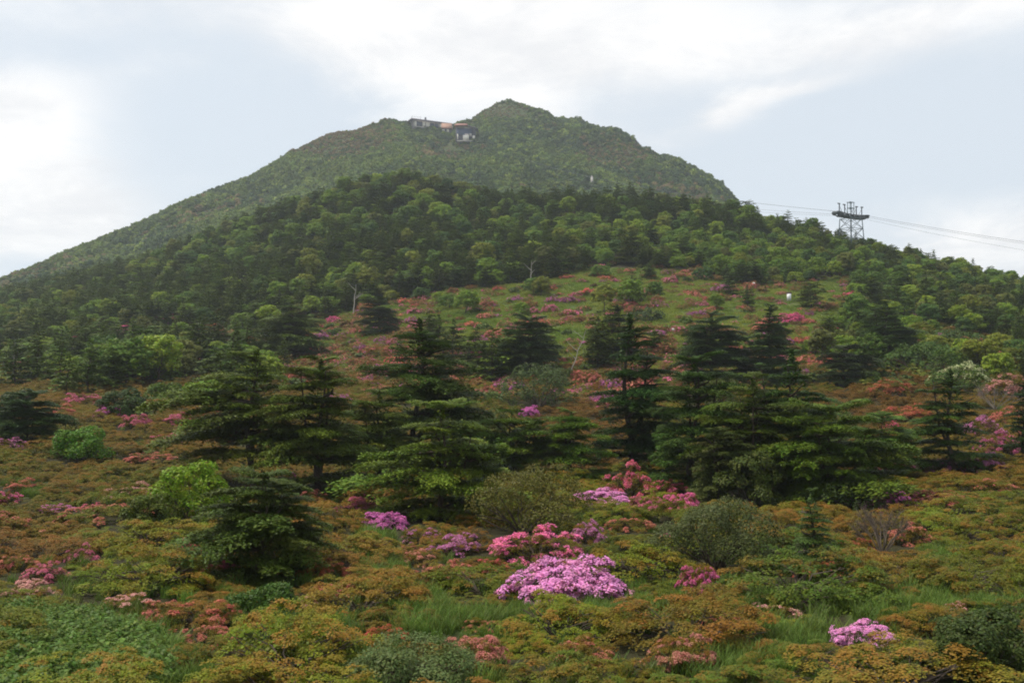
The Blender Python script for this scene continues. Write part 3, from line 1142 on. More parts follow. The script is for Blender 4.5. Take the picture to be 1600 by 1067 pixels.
# ------------------------------------------------------------------ rounded bushes placed by eye
def hero_bush(u, vb, vt, wpx, label, seed, col, leaf=(0.13, 0.08), n=420, flat=0.5, cat='bush', kind='round_bush', lobes=9, zlow=0.0):
    p = at(u, vb)
    d = p.y * CP + p.z * SP
    _, kk = ray(u, vt)
    w = wpx * d / F
    p = Vector((p.x, p.y + w * 0.3, 0))
    p.z = gz(p.x, p.y)
    h = max(0.5, kk * p.y - p.z)
    t = thing(kind, p, 0, 1.0, label, cat)
    rx = w / 2
    s = min(1.0, rx / 2.0) ** 0.5
    me = lobed_crown(seed, rand_lobes(seed, lobes, rx * 0.95, h, zlow * h, (0.34, 0.52)), n, leaf[0], leaf[1], pad=0.17 * rx ** 0.7, per=22, flat=flat, name='bush_foliage')
    f = new('foliage', me, t)
    f.color = (*col, 1)
    tw = twigs(np.random.default_rng(seed), 22, 1.0, 0.8, 0.02).mesh('bush_branches', [M_BARK])
    b = new('branches', tw, t)
    b.scale = (rx, rx, h * 0.85)
    taken.append((p.x, p.y, rx * 0.62))
    if p.y < 70:
        taken.append((p.x, p.y - rx * 1.0, rx * 0.4))
    return t


BUSHES = [
    (110, 722, 668, 100, 'bright green round bush alone on the azalea carpet at left', lin(84, 122, 34), (0.17, 0.11), 420),
    (252, 636, 597, 70, 'darker green bush touching the light green bush on its left', lin(84, 106, 34), (0.22, 0.14), 300),
    (308, 640, 592, 72, 'light yellow-green round bush beside the open bare-trunked fir', lin(112, 146, 36), (0.22, 0.14), 320),
    (378, 612, 566, 62, 'yellow-green bush peeping out behind the open bare-trunked fir', lin(122, 142, 36), (0.22, 0.14), 260),
    (285, 822, 712, 130, 'fresh yellow-green bush at the foot of the open bare-trunked fir', lin(112, 140, 28), (0.13, 0.085), 420),
    (225, 832, 768, 90, 'dull green bush below the fresh yellow-green bush', lin(84, 96, 30), (0.12, 0.08), 300),
    (1130, 896, 778, 190, 'big dark olive round bush beside the small conical young fir', lin(80, 88, 46), (0.085, 0.05), 760),
    (820, 838, 727, 205, 'big olive-brown dome bush behind the hot pink azalea', lin(94, 92, 34), (0.10, 0.055), 760),
    (842, 640, 563, 125, 'grey-green dome bush at the foot of the meadow', lin(74, 90, 46), (0.2, 0.13), 420),
    (640, 1085, 1010, 230, 'low grey-green bush in the nearest foreground', lin(92, 108, 58), (0.06, 0.035), 700),
    (405, 975, 915, 120, 'dark green bush with light leaves below the low layered fir', lin(64, 92, 30), (0.08, 0.05), 420),
    (1300, 690, 628, 110, 'fresh green bush within the thick fir clump', lin(74, 98, 34), (0.11, 0.07), 460),
    (1560, 1085, 960, 190, 'dark green bush in the near lower right corner', lin(66, 80, 34), (0.075, 0.045), 640),
    (1450, 590, 540, 160, 'broad green thicket bush behind the white-flowering tree', lin(74, 98, 40), (0.25, 0.16), 420),
    (760, 700, 640, 90, 'dull olive bush between the shelf-topped fir and the grey-green dome', lin(86, 96, 40), (0.16, 0.1), 320),
    (715, 680, 625, 90, 'brownish green low bush behind the flat fir', lin(92, 96, 40), (0.16, 0.1), 300),
    (1010, 505, 484, 62, 'dark round bush in the azalea meadow', lin(66, 80, 40), (0.3, 0.2), 200),
    (1100, 440, 415, 36, 'round green bush at the top edge of the meadow', lin(72, 100, 44), (0.35, 0.22), 160),
    (182, 655, 606, 78, 'dark green dome bush in the carpet above the magenta azalea at left', lin(62, 80, 36), (0.2, 0.13), 320),
    (15, 665, 606, 70, 'dark bush cut by the left edge above the dark spreading fir', lin(58, 74, 36), (0.2, 0.13), 300),
    (210, 648, 618, 36, 'small brownish bush left of the two round bushes', lin(84, 80, 44), (0.18, 0.11), 180),
    (330, 800, 770, 90, 'dark olive bush between the fresh yellow-green bush and the low layered fir', lin(70, 84, 30), (0.11, 0.07), 300),
    (1180, 800, 700, 120, 'olive green bush under the thick fir clump behind the big dark round bush', lin(78, 90, 36), (0.12, 0.075), 420),
    (870, 610, 575, 60, 'small grey-green bush right of the grey-green dome bush', lin(80, 94, 44), (0.2, 0.13), 220),
    (1120, 640, 590, 110, 'olive bush between the tall spired fir and the thick fir clump', lin(84, 94, 38), (0.19, 0.12), 320),
    (1500, 560, 520, 110, 'dull green spreading bush far up the right slope', lin(70, 90, 42), (0.28, 0.18), 320),
    (1350, 800, 755, 160, 'dark green low bush under the magenta azalea streak', lin(58, 74, 34), (0.1, 0.06), 420),
]
for i, (u, vb, vt, wp, lb, col, lf, n) in enumerate(BUSHES):
    hero_bush(u, vb, vt, wp, lb, 2500 + i, col, lf, n)


def flower_tree():
    """tree with creamy flower heads over its top"""
    p = at(1502, 612)
    d = p.y
    h = (ray(1500, 570)[1]) * p.y - p.z
    w = 92 * d / F
    t = thing('flowering_tree', p, 0, 1, 'tree with creamy white blossom over its top behind the lone upright fir', 'tree')
    lob = rand_lobes(2601, 9, w / 2, h, h * 0.15)
    c = new('crown', lobed_crown(2601, lob, 300, 0.24, 0.15, pad=0.35, per=14), t)
    c.color = (*lin(82, 104, 40), 1)
    b = new('blossoms', lobed_crown(2602, [(a, b_, z + 0.12, r, rz) for a, b_, z, r, rz in lob], 120, 0.22, 0.17, pad=0.3, per=12, mat=M_PETAL, low=0.25, name='cream_blossoms'), t)
    b.color = (*lin(176, 180, 132), 1)
    new('trunk', trunk_mesh(2603, h * 0.7, 0.12, 0.0, 5, w * 0.3), t)
    taken.append((p.x, p.y, w * 0.3))


flower_tree()


def bare_shrub(u, vb, vt, wpx, label, seed, mat):
    p = at(u, vb)
    w = wpx * p.y / F
    h = ray(u, vt)[1] * p.y - p.z
    rg = np.random.default_rng(seed)
    stems, fine = Parts(), Parts()
    for i in range(16):
        a = rg.uniform(0, 6.28)
        e = rg.uniform(0.4, 1)
        tip = np.array([math.cos(a) * (1.1 - e * 0.6) * w * 0.5, math.sin(a) * (1.1 - e * 0.6) * w * 0.5, h * e])
        m1 = tip * 0.45 + rg.normal(0, 0.08, 3)
        V, Q = tube([[0, 0, -0.05], m1, tip], [0.03, 0.02, 0.008], 4)
        stems.add(V, Q)
        for j in range(46):
            t = rg.uniform(0.3, 1)
            b0 = m1 * (1 - t) + tip * t
            dd = norm(tip + rg.normal(0, 0.55, 3) * np.linalg.norm(tip))
            V, Q = tube([b0, b0 + dd * rg.uniform(0.15, 0.45) * h * 0.6], [0.007, 0.003], 3)
            fine.add(V, Q)
    t = thing('bare_shrub', p, 0, 1, label, 'shrub')
    new('stems', stems.mesh('shrub_stems', [mat]), t)
    f = new('twigs', fine.mesh('shrub_twigs', [mat]), t)
    f['kind'] = 'stuff'
    taken.append((p.x, p.y, w * 0.3))


bare_shrub(1378, 868, 796, 112, 'leafless grey-brown twiggy shrub right of the small conical young fir', 2701, M_TWIG)
bare_shrub(1555, 640, 600, 90, 'leafless pale grey shrub among the salmon azaleas near the right edge', 2702, plain('grey_twig', (0.16, 0.135, 0.11), 0.9, 2.0, 0.3))
bare_shrub(270, 812, 778, 60, 'small leafless grey shrub under the fresh yellow-green bush', 2703, M_TWIG)


def snag(u, vb, ut, vt, label, seed, mat, thick=0.16, forks=4, lift=0.0):
    p = at(u, vb)
    tip = pt(ut, vt, p.y)
    v = tip - p
    rg = np.random.default_rng(seed)
    P = [Vector((0, 0, -0.2)) * (1 - t) + v * t + Vector((rg.normal(0, 0.08), rg.normal(0, 0.08), 0)) * (1 if 0 < t < 1 else 0) for t in np.linspace(0, 1, 6)]
    t = thing('dead_tree', p, 0, 1, label, 'dead tree')
    tr = Parts()
    V, Q = tube([tuple(a) for a in P], np.linspace(thick, thick * 0.25, 6), 6)
    tr.add(V, Q)
    new('trunk', tr.mesh('snag_trunk', [mat]), t)
    for i in range(forks):
        s = rg.uniform(0.35, 0.85)
        b0 = np.array(v * s)
        a = rg.choice([0.3, 2.7, 3.6, 5.9]) + rg.uniform(-0.3, 0.3)
        ln = v.length * rg.uniform(0.18, 0.42)
        tipb = b0 + np.array([math.cos(a) * ln * 0.7, math.sin(a) * ln * 0.4, ln * rg.uniform(0.4, 0.9)])
        q_ = Parts()
        V, Q = tube([b0, (b0 + tipb) / 2 + rg.normal(0, 0.1, 3), tipb], [thick * 0.45, thick * 0.3, thick * 0.12], 5)
        q_.add(V, Q)
        new('limb', q_.mesh('snag_limb', [mat]), t)


snag(552, 492, 556, 444, 'white dead trunk standing at the left edge of the azalea meadow', 2801, M_PALE_BARK, 0.17, 4)
snag(828, 448, 831, 408, 'forked pale dead tree at the top of the meadow', 2802, M_PALE_BARK, 0.17, 3)
snag(888, 592, 915, 516, 'slim dead trunk leaning over the foot of the meadow', 2803, M_PALE_BARK, 0.10, 3)
snag(240, 502, 243, 466, 'grey dead trunk in the wood above the pink azaleas at left', 2804, plain('grey_bark', (0.25, 0.22, 0.18), 0.9, 3, 0.3), 0.15, 1)
snag(20, 602, 24, 535, 'grey dead trunk beside the grassy glade at the left edge', 2805, plain('grey_bark_two', (0.22, 0.2, 0.17), 0.9, 3, 0.3), 0.13, 2)
snag(1382, 570, 1385, 500, 'straight grey pole-like trunk with few limbs on the right slope', 2806, plain('pole_bark', (0.36, 0.32, 0.27), 0.9, 3, 0.3), 0.13, 1)
snag(361, 412, 361, 388, 'short white trunk high in the wood at left', 2807, M_PALE_BARK, 0.22, 1)

# ------------------------------------------------------------------ flowering azaleas placed by eye
PINK, HOT, SALMON, MAUVE, MAGENTA, PALE = lin(238, 160, 208), lin(240, 124, 166), lin(210, 130, 112), lin(200, 126, 168), lin(222, 124, 188), lin(218, 164, 152)
AZ_OLIVE, AZ_GREEN, AZ_RUST, AZ_YELLOW, AZ_DARK = lin(104, 96, 26), lin(84, 96, 30), lin(126, 84, 30), lin(118, 112, 28), lin(64, 78, 28)


def hero_azalea(u, vb, vt, wpx, bloom, colour, label, var=0, group=None, leafcol=None, squash=1.0):
    p = at(u, vb)
    w = wpx * p.y / F
    rx = w / 2
    p = Vector((p.x, p.y + rx * 0.55, 0))
    p.z = gz(p.x, p.y)
    h = max(0.3, ray(u, vt)[1] * p.y - p.z)
    i = var % 3 if bloom == 'full' else var % 7
    sz = (1.0 if bloom == 'full' else 1.15) * h / (AZ[i][1] * 1.05 + 0.1)
    t = thing('flowering_azalea_bush', p, 0, (1, 1, 1), label, 'azalea', group)
    sc = (rx, rx * squash, sz)
    rz = var * 0.9
    f = new('foliage', AZ[i][0], t)
    f.color = (*(leafcol or AZ_GREEN), 1)
    bl = new('blossoms', {'full': BLOOM_FULL, 'half': BLOOM_HALF, 'few': BLOOM_FEW}[bloom][i], t)
    bl.color = (*colour, 1)
    br = new('branches', AZ_BRANCH[var % 3], t)
    for o in (f, bl, br):
        o.scale = sc
        o.rotation_euler = (0, 0, rz)
    taken.append((p.x, p.y, rx * 0.75))
    if bloom == 'full' and p.y < 45:
        taken.append((p.x, p.y - rx * 1.75, rx * 0.85))
    if p.y < 70:
        taken.append((p.x, p.y - rx * 1.1, rx * (0.6 if bloom == 'full' else 0.4)))
    return t


FLOWERS = [
    (893, 948, 872, 186, 'full', PINK, 'big lilac-pink azalea dome in full bloom over the dark gap and grass', 0),
    (842, 878, 830, 150, 'half', HOT, 'hot pink azalea just behind the big lilac-pink dome', 1),
    (780, 868, 850, 34, 'half', HOT, 'small hot pink azalea left of the wider hot pink azalea', 4),
    (940, 788, 764, 92, 'full', PINK, 'flat lilac-pink azalea in front of the red-pink azalea', 1),
    (985, 780, 736, 84, 'half', lin(232, 116, 140), 'upright red-pink azalea at the foot of the tall spired fir', 3),
    (1045, 778, 752, 70, 'half', lin(206, 100, 122), 'dusty red-pink azalea between the red-pink one and the big olive bush', 5),
    (598, 828, 800, 72, 'full', MAGENTA, 'purple-pink azalea under the left boughs of the bright flat-boughed fir', 2),
    (1358, 1012, 973, 108, 'full', PINK, 'flat pink azalea alone in the lower right foreground', 1),
    (1098, 930, 889, 66, 'half', lin(212, 104, 146), 'rose-pink azalea below the big dark olive round bush', 2),
    (920, 850, 818, 62, 'half', MAUVE, 'mauve azalea at the right foot of the olive-brown dome bush', 6),
    (715, 868, 838, 78, 'half', MAUVE, 'wide mauve azalea over the rusty mound, below the bright flat fir', 0),
    (655, 850, 826, 62, 'few', MAUVE, 'thinly flowering mauve azalea right of the purple-pink azalea', 4),
    (165, 653, 634, 46, 'half', MAGENTA, 'magenta azalea on the carpet above the bright green round bush', 2),
    (85, 803, 788, 52, 'half', MAGENTA, 'magenta azalea low on the carpet at left', 5),
    (142, 802, 787, 44, 'half', lin(216, 116, 130), 'salmon-pink azalea right beside the magenta one at left', 1),
    (122, 880, 856, 48, 'half', lin(206, 116, 138), 'pink tufted azalea in the left foreground carpet', 3),
    (290, 870, 842, 46, 'half', lin(206, 104, 104), 'coral azalea touching the left side of the low layered fir', 0),
    (188, 958, 932, 96, 'few', PALE, 'pale pink fading azalea above the dark hollow at left', 6),
    (448, 768, 746, 46, 'half', MAGENTA, 'purple azalea behind the low layered fir', 3),
    (485, 786, 768, 46, 'half', SALMON, 'coral-red azalea right of the purple one behind the low layered fir', 1),
    (422, 900, 880, 26, 'half', HOT, 'small rose azalea in the shade right of the low layered fir', 2),
    (738, 1045, 996, 98, 'half', lin(202, 136, 116), 'pale salmon azalea behind the low grey-green foreground bush', 4),
    (600, 1006, 978, 70, 'half', lin(186, 96, 66), 'coral-brown azalea in the middle foreground', 5),
    (1320, 785, 752, 70, 'half', MAUVE, 'mauve-magenta azalea at the upper end of the streak under the firs', 0),
    (1400, 800, 770, 72, 'half', MAGENTA, 'magenta azalea at the lower end of the streak under the firs', 6),
    (1452, 790, 770, 52, 'half', HOT, 'rose-pink azalea right of the magenta streak', 2),
    (1545, 690, 655, 70, 'half', MAUVE, 'mauve azalea right of the lone upright fir, upper one', 1),
    (1570, 712, 682, 66, 'half', lin(196, 102, 142), 'mauve-pink azalea near the right edge, below the upper mauve one', 3),
    (1548, 740, 712, 62, 'few', MAUVE, 'thin magenta azalea lowest of those right of the lone fir', 0),
    (829, 652, 634, 30, 'full', MAGENTA, 'small magenta azalea below the grey-green dome bush', 0),
    (945, 640, 624, 34, 'half', HOT, 'small pink azalea left of the tall spired fir', 4),
    (1395, 676, 658, 28, 'half', lin(222, 104, 128), 'small coral-pink azalea in the opening right of the fir clump', 6),
    (1002, 722, 708, 26, 'half', MAUVE, 'small mauve azalea in the shade under the tall spired fir', 1),
    (868, 690, 672, 30, 'half', MAUVE, 'small mauve azalea above the bushy mid green fir', 5),
    (1040, 850, 836, 28, 'half', HOT, 'tiny pink azalea left of the big dark olive round bush', 1),
    (770, 898, 876, 56, 'few', lin(214, 96, 92), 'coral azalea patch left of the big lilac-pink dome', 2),
    (1216, 968, 946, 90, 'few', PALE, 'pale salmon azalea left of the grass below the young fir', 3),
    (1075, 1050, 1000, 110, 'few', lin(190, 130, 110), 'fading salmon azalea in the near foreground right of centre', 0),
    (910, 1050, 1000, 110, 'few', lin(188, 124, 96), 'fading buff-flowered azalea in the near foreground centre', 1),
    (300, 985, 940, 130, 'few', lin(190, 110, 86), 'wide rust and salmon azalea right of the pale pink fading one', 4),
    (1595, 625, 588, 100, 'few', lin(200, 140, 130), 'wide salmon azalea behind the pale leafless shrub', 5),
    (650, 885, 862, 60, 'few', lin(206, 140, 120), 'azalea with pale salmon flowers above the rusty mound', 6),
    (1240, 506, 489, 42, 'full', lin(226, 104, 146), 'bright pink azalea below the white post', 2),
    (1470, 532, 520, 26, 'full', MAGENTA, 'small magenta azalea far up the right slope', 1),
    (1330, 467, 457, 28, 'half', lin(226, 110, 130), 'pink azalea in the scrub above and right of the white post', 0),
    (258, 510, 494, 40, 'half', lin(206, 100, 140), 'pink azalea at the foot of the grey dead trunk at left', 3),
    (294, 500, 490, 22, 'half', HOT, 'small red-pink azalea right of the grey dead trunk at left', 4),
    (113, 536, 524, 26, 'full', HOT, 'hot pink azalea in the wood near the grassy glade', 0),
    (60, 534, 523, 22, 'half', SALMON, 'small coral azalea left of the hot pink one near the glade', 1),
    (520, 506, 494, 22, 'full', HOT, 'hot pink azalea low at the left corner of the meadow', 1),
]
for i, (u, vb, vt, wp, bl, col, lb, var) in enumerate(FLOWERS):
    hero_azalea(u, vb, vt, wp, bl, col, lb, var, leafcol=AZ_DARK if bl == 'full' else AZ_OLIVE)

SMALL = [  # u, base row, top row, width, colour word
    (30, 768, 754, 40, 'salmon'), (10, 702, 690, 36, 'mauve'), (8, 786, 774, 30, 'pink'), (200, 780, 764, 70, 'pale'), (250, 694, 682, 44, 'rosy'), (232, 724, 712, 60, 'salmon'), (345, 688, 674, 40, 'salmon'),
    (272, 664, 652, 44, 'rosy'), (330, 656, 644, 36, 'salmon'), (120, 632, 620, 50, 'rosy'), (90, 652, 640, 44, 'salmon'), (205, 668, 652, 40, 'rosy'), (20, 892, 872, 50, 'salmon'), (60, 908, 886, 60, 'rosy'),
    (30, 940, 914, 70, 'pale'), (340, 905, 885, 50, 'rosy'), (250, 968, 946, 60, 'salmon'), (320, 1010, 980, 70, 'salmon'), (520, 940, 918, 60, 'salmon'), (505, 905, 880, 60, 'rust-pink'), (470, 960, 940, 50, 'pale'),
    (560, 800, 782, 50, 'rosy'), (700, 905, 884, 60, 'salmon'), (1015, 800, 782, 50, 'rosy'), (990, 830, 812, 60, 'salmon'), (1065, 800, 776, 44, 'pink'), (1130, 990, 966, 70, 'salmon'), (1290, 905, 882, 60, 'rust-pink'),
    (1340, 870, 850, 60, 'rust-pink'), (1430, 850, 826, 60, 'salmon'), (1480, 790, 772, 60, 'salmon'), (1400, 740, 722, 50, 'rosy'), (1590, 700, 680, 40, 'rosy'), (1585, 660, 642, 44, 'salmon'), (1500, 966, 950, 40, 'pale'),
    (1430, 660, 640, 70, 'rust-pink'), (1560, 770, 752, 60, 'salmon'), (1470, 740, 722, 54, 'mauve'), (1385, 575, 562, 40, 'salmon'), (1430, 548, 536, 60, 'salmon'), (1400, 620, 600, 70, 'rust-pink'), (1290, 575, 562, 36, 'salmon'),
    (200, 520, 508, 26, 'pink'), (330, 525, 512, 34, 'salmon'), (170, 545, 533, 22, 'mauve'), (235, 550, 538, 24, 'salmon'), (90, 575, 564, 26, 'pink'), (150, 575, 562, 30, 'rosy'), (205, 580, 566, 34, 'salmon'), (310, 575, 562, 34, 'salmon'),
    (255, 592, 580, 34, 'mauve'), (400, 545, 532, 30, 'salmon'), (425, 590, 574, 36, 'salmon'), (350, 560, 548, 26, 'rosy'), (470, 600, 584, 40, 'salmon'), (20, 580, 570, 22, 'rosy'), (1350, 520, 508, 30, 'salmon'), (1420, 500, 490, 26, 'rosy'),
    (1530, 545, 532, 40, 'salmon'), (1570, 575, 560, 50, 'salmon'), (590, 560, 546, 40, 'salmon'), (620, 590, 574, 36, 'rosy'), (780, 590, 576, 34, 'salmon'), (1010, 600, 586, 40, 'salmon'), (1080, 580, 566, 34, 'mauve'), (920, 600, 586, 36, 'salmon')]
SMALL_COL = {'salmon': lin(204, 126, 106), 'mauve': MAUVE, 'pink': HOT, 'pale': PALE, 'rosy': lin(206, 112, 132), 'rust-pink': lin(180, 104, 74)}


# ------------------------------------------------------------------ azalea carpet of the foreground
ANCHOR = [  # photo place -> foliage colour of the bushes there
    (60, 640, 'rust'), (200, 620, 'rust'), (300, 660, 'rust'), (60, 700, 'olive'), (180, 700, 'rust'), (100, 760, 'rust'), (30, 790, 'olive'), (200, 780, 'olive'),
    (150, 830, 'olive'), (30, 840, 'rust'), (20, 870, 'deep'), (250, 850, 'yellow'), (80, 920, 'olive'), (200, 900, 'yellow'), (60, 940, 'olive'), (280, 930, 'olive'), (320, 970, 'rust'),
    (210, 1000, 'yellow'), (330, 1050, 'rust'), (450, 1010, 'yellow'), (420, 1050, 'yellow'), (520, 960, 'rust'), (520, 890, 'rust'), (560, 920, 'rust'), (540, 1030, 'olive'),
    (640, 900, 'rust'), (700, 910, 'deep'), (700, 960, 'green'), (620, 990, 'rust'), (780, 940, 'olive'), (800, 970, 'rust'), (830, 1010, 'yellow'), (940, 1030, 'rust'),
    (760, 1060, 'rust'), (900, 1060, 'olive'), (1000, 980, 'olive'), (1010, 860, 'olive'), (960, 820, 'yellow'), (1030, 900, 'yellow'), (1100, 970, 'rust'), (1050, 1020, 'rust'),
    (1200, 920, 'green'), (1280, 930, 'green'), (1340, 890, 'rust'), (1420, 860, 'rust'), (1250, 960, 'yellow'), (1250, 1040, 'green'), (1330, 1040, 'rust'), (1440, 1010, 'rust'),
    (1560, 880, 'olive'), (1500, 830, 'yellow'), (1570, 800, 'olive'), (1540, 740, 'rust'), (1500, 980, 'green'), (1590, 1000, 'deepgreen'), (1480, 1040, 'deepgreen'), (1430, 610, 'deep'), (1500, 640, 'rust'),
    (1350, 640, 'deep'), (920, 640, 'deep'), (1250, 600, 'olive'), (1100, 650, 'olive'), (700, 640, 'olive'), (560, 640, 'rust'), (420, 680, 'rust'), (620, 560, 'olive'), (1400, 560, 'rust'), (1560, 560, 'olive'),
]
PAL = {'rust': lin(112, 104, 30), 'deep': lin(112, 90, 30), 'olive': lin(98, 106, 26), 'yellow': lin(112, 124, 28), 'green': lin(84, 104, 28), 'deepgreen': lin(62, 80, 28)}
WORD = {'rust': 'rust-tinged', 'deep': 'reddish brown', 'olive': 'olive green', 'yellow': 'yellow-green', 'green': 'green', 'deepgreen': 'dark green'}
AU = np.array([(a, b) for a, b, _ in ANCHOR], float)


def carpet_colour(u, v, rg):
    d = np.hypot(AU[:, 0] - u, (AU[:, 1] - v) * 1.6) + rg.uniform(0, 55, len(AU))
    return ANCHOR[int(np.argmin(d))][2]


# ------------------------------------------------------------------ saying where a plant stands: nearest landmark and the side of it
MARKS_NEAR = [(893, 925, 'the big lilac-pink azalea dome'), (845, 855, 'the hot pink azalea'), (940, 778, 'the flat lilac-pink azalea'), (985, 755, 'the upright red-pink azalea'),
              (598, 812, 'the purple-pink azalea'), (1358, 995, 'the lone flat pink azalea'), (1098, 912, 'the rose-pink azalea'), (165, 645, 'the magenta azalea at left'),
              (85, 797, 'the low magenta azalea at left'), (122, 868, 'the pink tufted azalea'), (290, 857, 'the coral azalea'), (188, 945, 'the pale pink fading azalea'),
              (448, 758, 'the purple azalea'), (738, 1020, 'the pale salmon azalea'), (600, 992, 'the coral-brown azalea'), (1400, 785, 'the magenta streak'),
              (1545, 700, 'the mauve azaleas at right'), (110, 700, 'the bright green round bush'), (285, 770, 'the fresh yellow-green bush'), (1130, 840, 'the big dark round bush'),
              (820, 785, 'the olive-brown dome bush'), (842, 605, 'the grey-green dome bush'), (640, 1045, 'the low grey-green bush'), (405, 945, 'the dark light-leaved bush'),
              (1560, 1030, 'the dark corner bush'), (390, 700, 'the open bare-trunked fir'), (690, 730, 'the bright flat-boughed fir'), (400, 835, 'the low layered fir'),
              (1270, 840, 'the small young fir'), (1378, 835, 'the leafless brown shrub'), (1488, 680, 'the lone upright fir'), (40, 660, 'the dark spreading fir'),
              (1216, 958, 'the pale salmon azalea by the grass'), (70, 1035, 'the leafy green corner'), (905, 968, 'the grass under the big dome'), (1440, 960, 'the long grass at right'),
              (985, 620, 'the tall spired fir'), (1240, 660, 'the thick fir clump'), (1500, 590, 'the creamy flowering tree'), (300, 965, 'the wide rust-salmon azalea'), (1560, 860, 'the clear right edge')]
MARKS_FAR = [(552, 470, 'the white dead trunk'), (828, 430, 'the forked pale dead tree'), (1330, 345, 'the ropeway tower'), (1233, 466, 'the white signpost'), (240, 485, 'the grey dead trunk'),
             (361, 400, 'the short white trunk'), (40, 555, 'the grassy glade'), (1240, 498, 'the bright pink azalea'), (1385, 530, 'the pole-like trunk'), (1150, 330, 'the foot of the far mountain'),
             (640, 285, 'the dark hill top'), (1020, 412, 'the top edge of the meadow'), (1500, 585, 'the creamy flowering tree'), (900, 555, 'the leaning dead trunk'), (113, 530, 'the hot pink azalea at left'),
             (1010, 492, 'the dark round meadow bush'), (455, 520, 'the yellowish layered fir'), (920, 300, 'the saddle under the summit'), (280, 597, 'the two round bushes'), (1470, 526, 'the small magenta azalea'),
             (830, 545, 'the thin tiered fir'), (1112, 550, 'the spreading fir'), (1205, 545, 'the conical fir'), (592, 495, 'the small flat fir'), (200, 400, 'the left flank of the mountain'), (1580, 430, 'the right end of the crest'),
             (1330, 462, 'the pink azalea in the scrub'), (965, 520, 'the dark pointed fir'), (700, 455, 'the upper left edge of the meadow'), (650, 560, 'the shelf-topped fir')]


def whereabouts(u, v, marks, squeeze=1.5):
    best = min(marks, key=lambda m: (m[0] - u) ** 2 + ((m[1] - v) * squeeze) ** 2)
    du, dv = u - best[0], (v - best[1]) * squeeze
    dist = math.hypot(du, dv)
    how = 'just ' if dist < 30 else ('' if dist < 80 else 'well ')
    if abs(dv) < 0.5 * abs(du):
        side = 'left of' if du < 0 else 'right of'
    elif abs(du) < 0.5 * abs(dv):
        side = 'behind' if dv < 0 else 'in front of'
    else:
        side = ('back left of' if du < 0 else 'back right of') if dv < 0 else ('front left of' if du < 0 else 'front right of')
    t_ = how + side + ' ' + best[2]
    return t_ if len(t_.split()) < 11 else side + ' ' + best[2]


def size_word(px, words, cuts):
    return words[0] if px < cuts[0] else (words[1] if px < cuts[1] else words[2])


rg = np.random.default_rng(77)
cand = []
yy = 13.0
pts = []
# dart throwing with spacing that follows bush size
cell = {}


def spaced(store, x, y, r):
    c = 4.0
    i, j = int(x // c), int(y // c)
    for a in (i - 1, i, i + 1):
        for b in (j - 1, j, j + 1):
            for (px, py, pr) in store.get((a, b), ()):
                if (px - x) ** 2 + (py - y) ** 2 < (0.62 * (pr + r)) ** 2:
                    return False
    store.setdefault((i, j), []).append((x, y, r))
    return True


N_TRY = 34000
ty = np.sqrt(rg.uniform(12.5 ** 2, 215.0 ** 2, N_TRY))
tq = rg.uniform(-0.66, 0.66, N_TRY)
tx = tq * ty
tz = ground(tx, ty)
tu, tv = project(tx, ty, tz)
carpet = []
for x, y, z, u, v in zip(tx, ty, tz, tu, tv):
    if y > 95 and 300 < u < 1350 and rg.random() > (v - 575) / 60:
        continue
    if v < 600 and (u <= 300 or u >= 1350) and (v < 512 or rg.random() < 0.25):
        continue
    if in_grass_spot(u, v, 1.0) and rg.random() < (0.99 if in_grass_spot(u, v, 0.55) else 0.8):
        continue
    r = rg.uniform(1.0, 2.4) * (0.85 if y < 20 else 1.0)
    if not free(x, y, r * 0.8):
        continue
    if spaced(cell, x, y, r):
        carpet.append((y, x, z, u, v, r))
for x, y, z, u, v in zip(tx[::2], ty[::2], tz[::2], tu[::2], tv[::2]):     # smaller bushes close the gaps
    if (y > 95 and (300 < u < 1350 or v < 600)) or (in_grass_spot(u, v, 1.0) and rg.random() < 0.93):
        continue
    r = rg.uniform(0.5, 0.85)
    if free(x, y, r * 0.6) and spaced(cell, x, y, r):
        carpet.append((y, x, z, u, v, r))
carpet.sort()


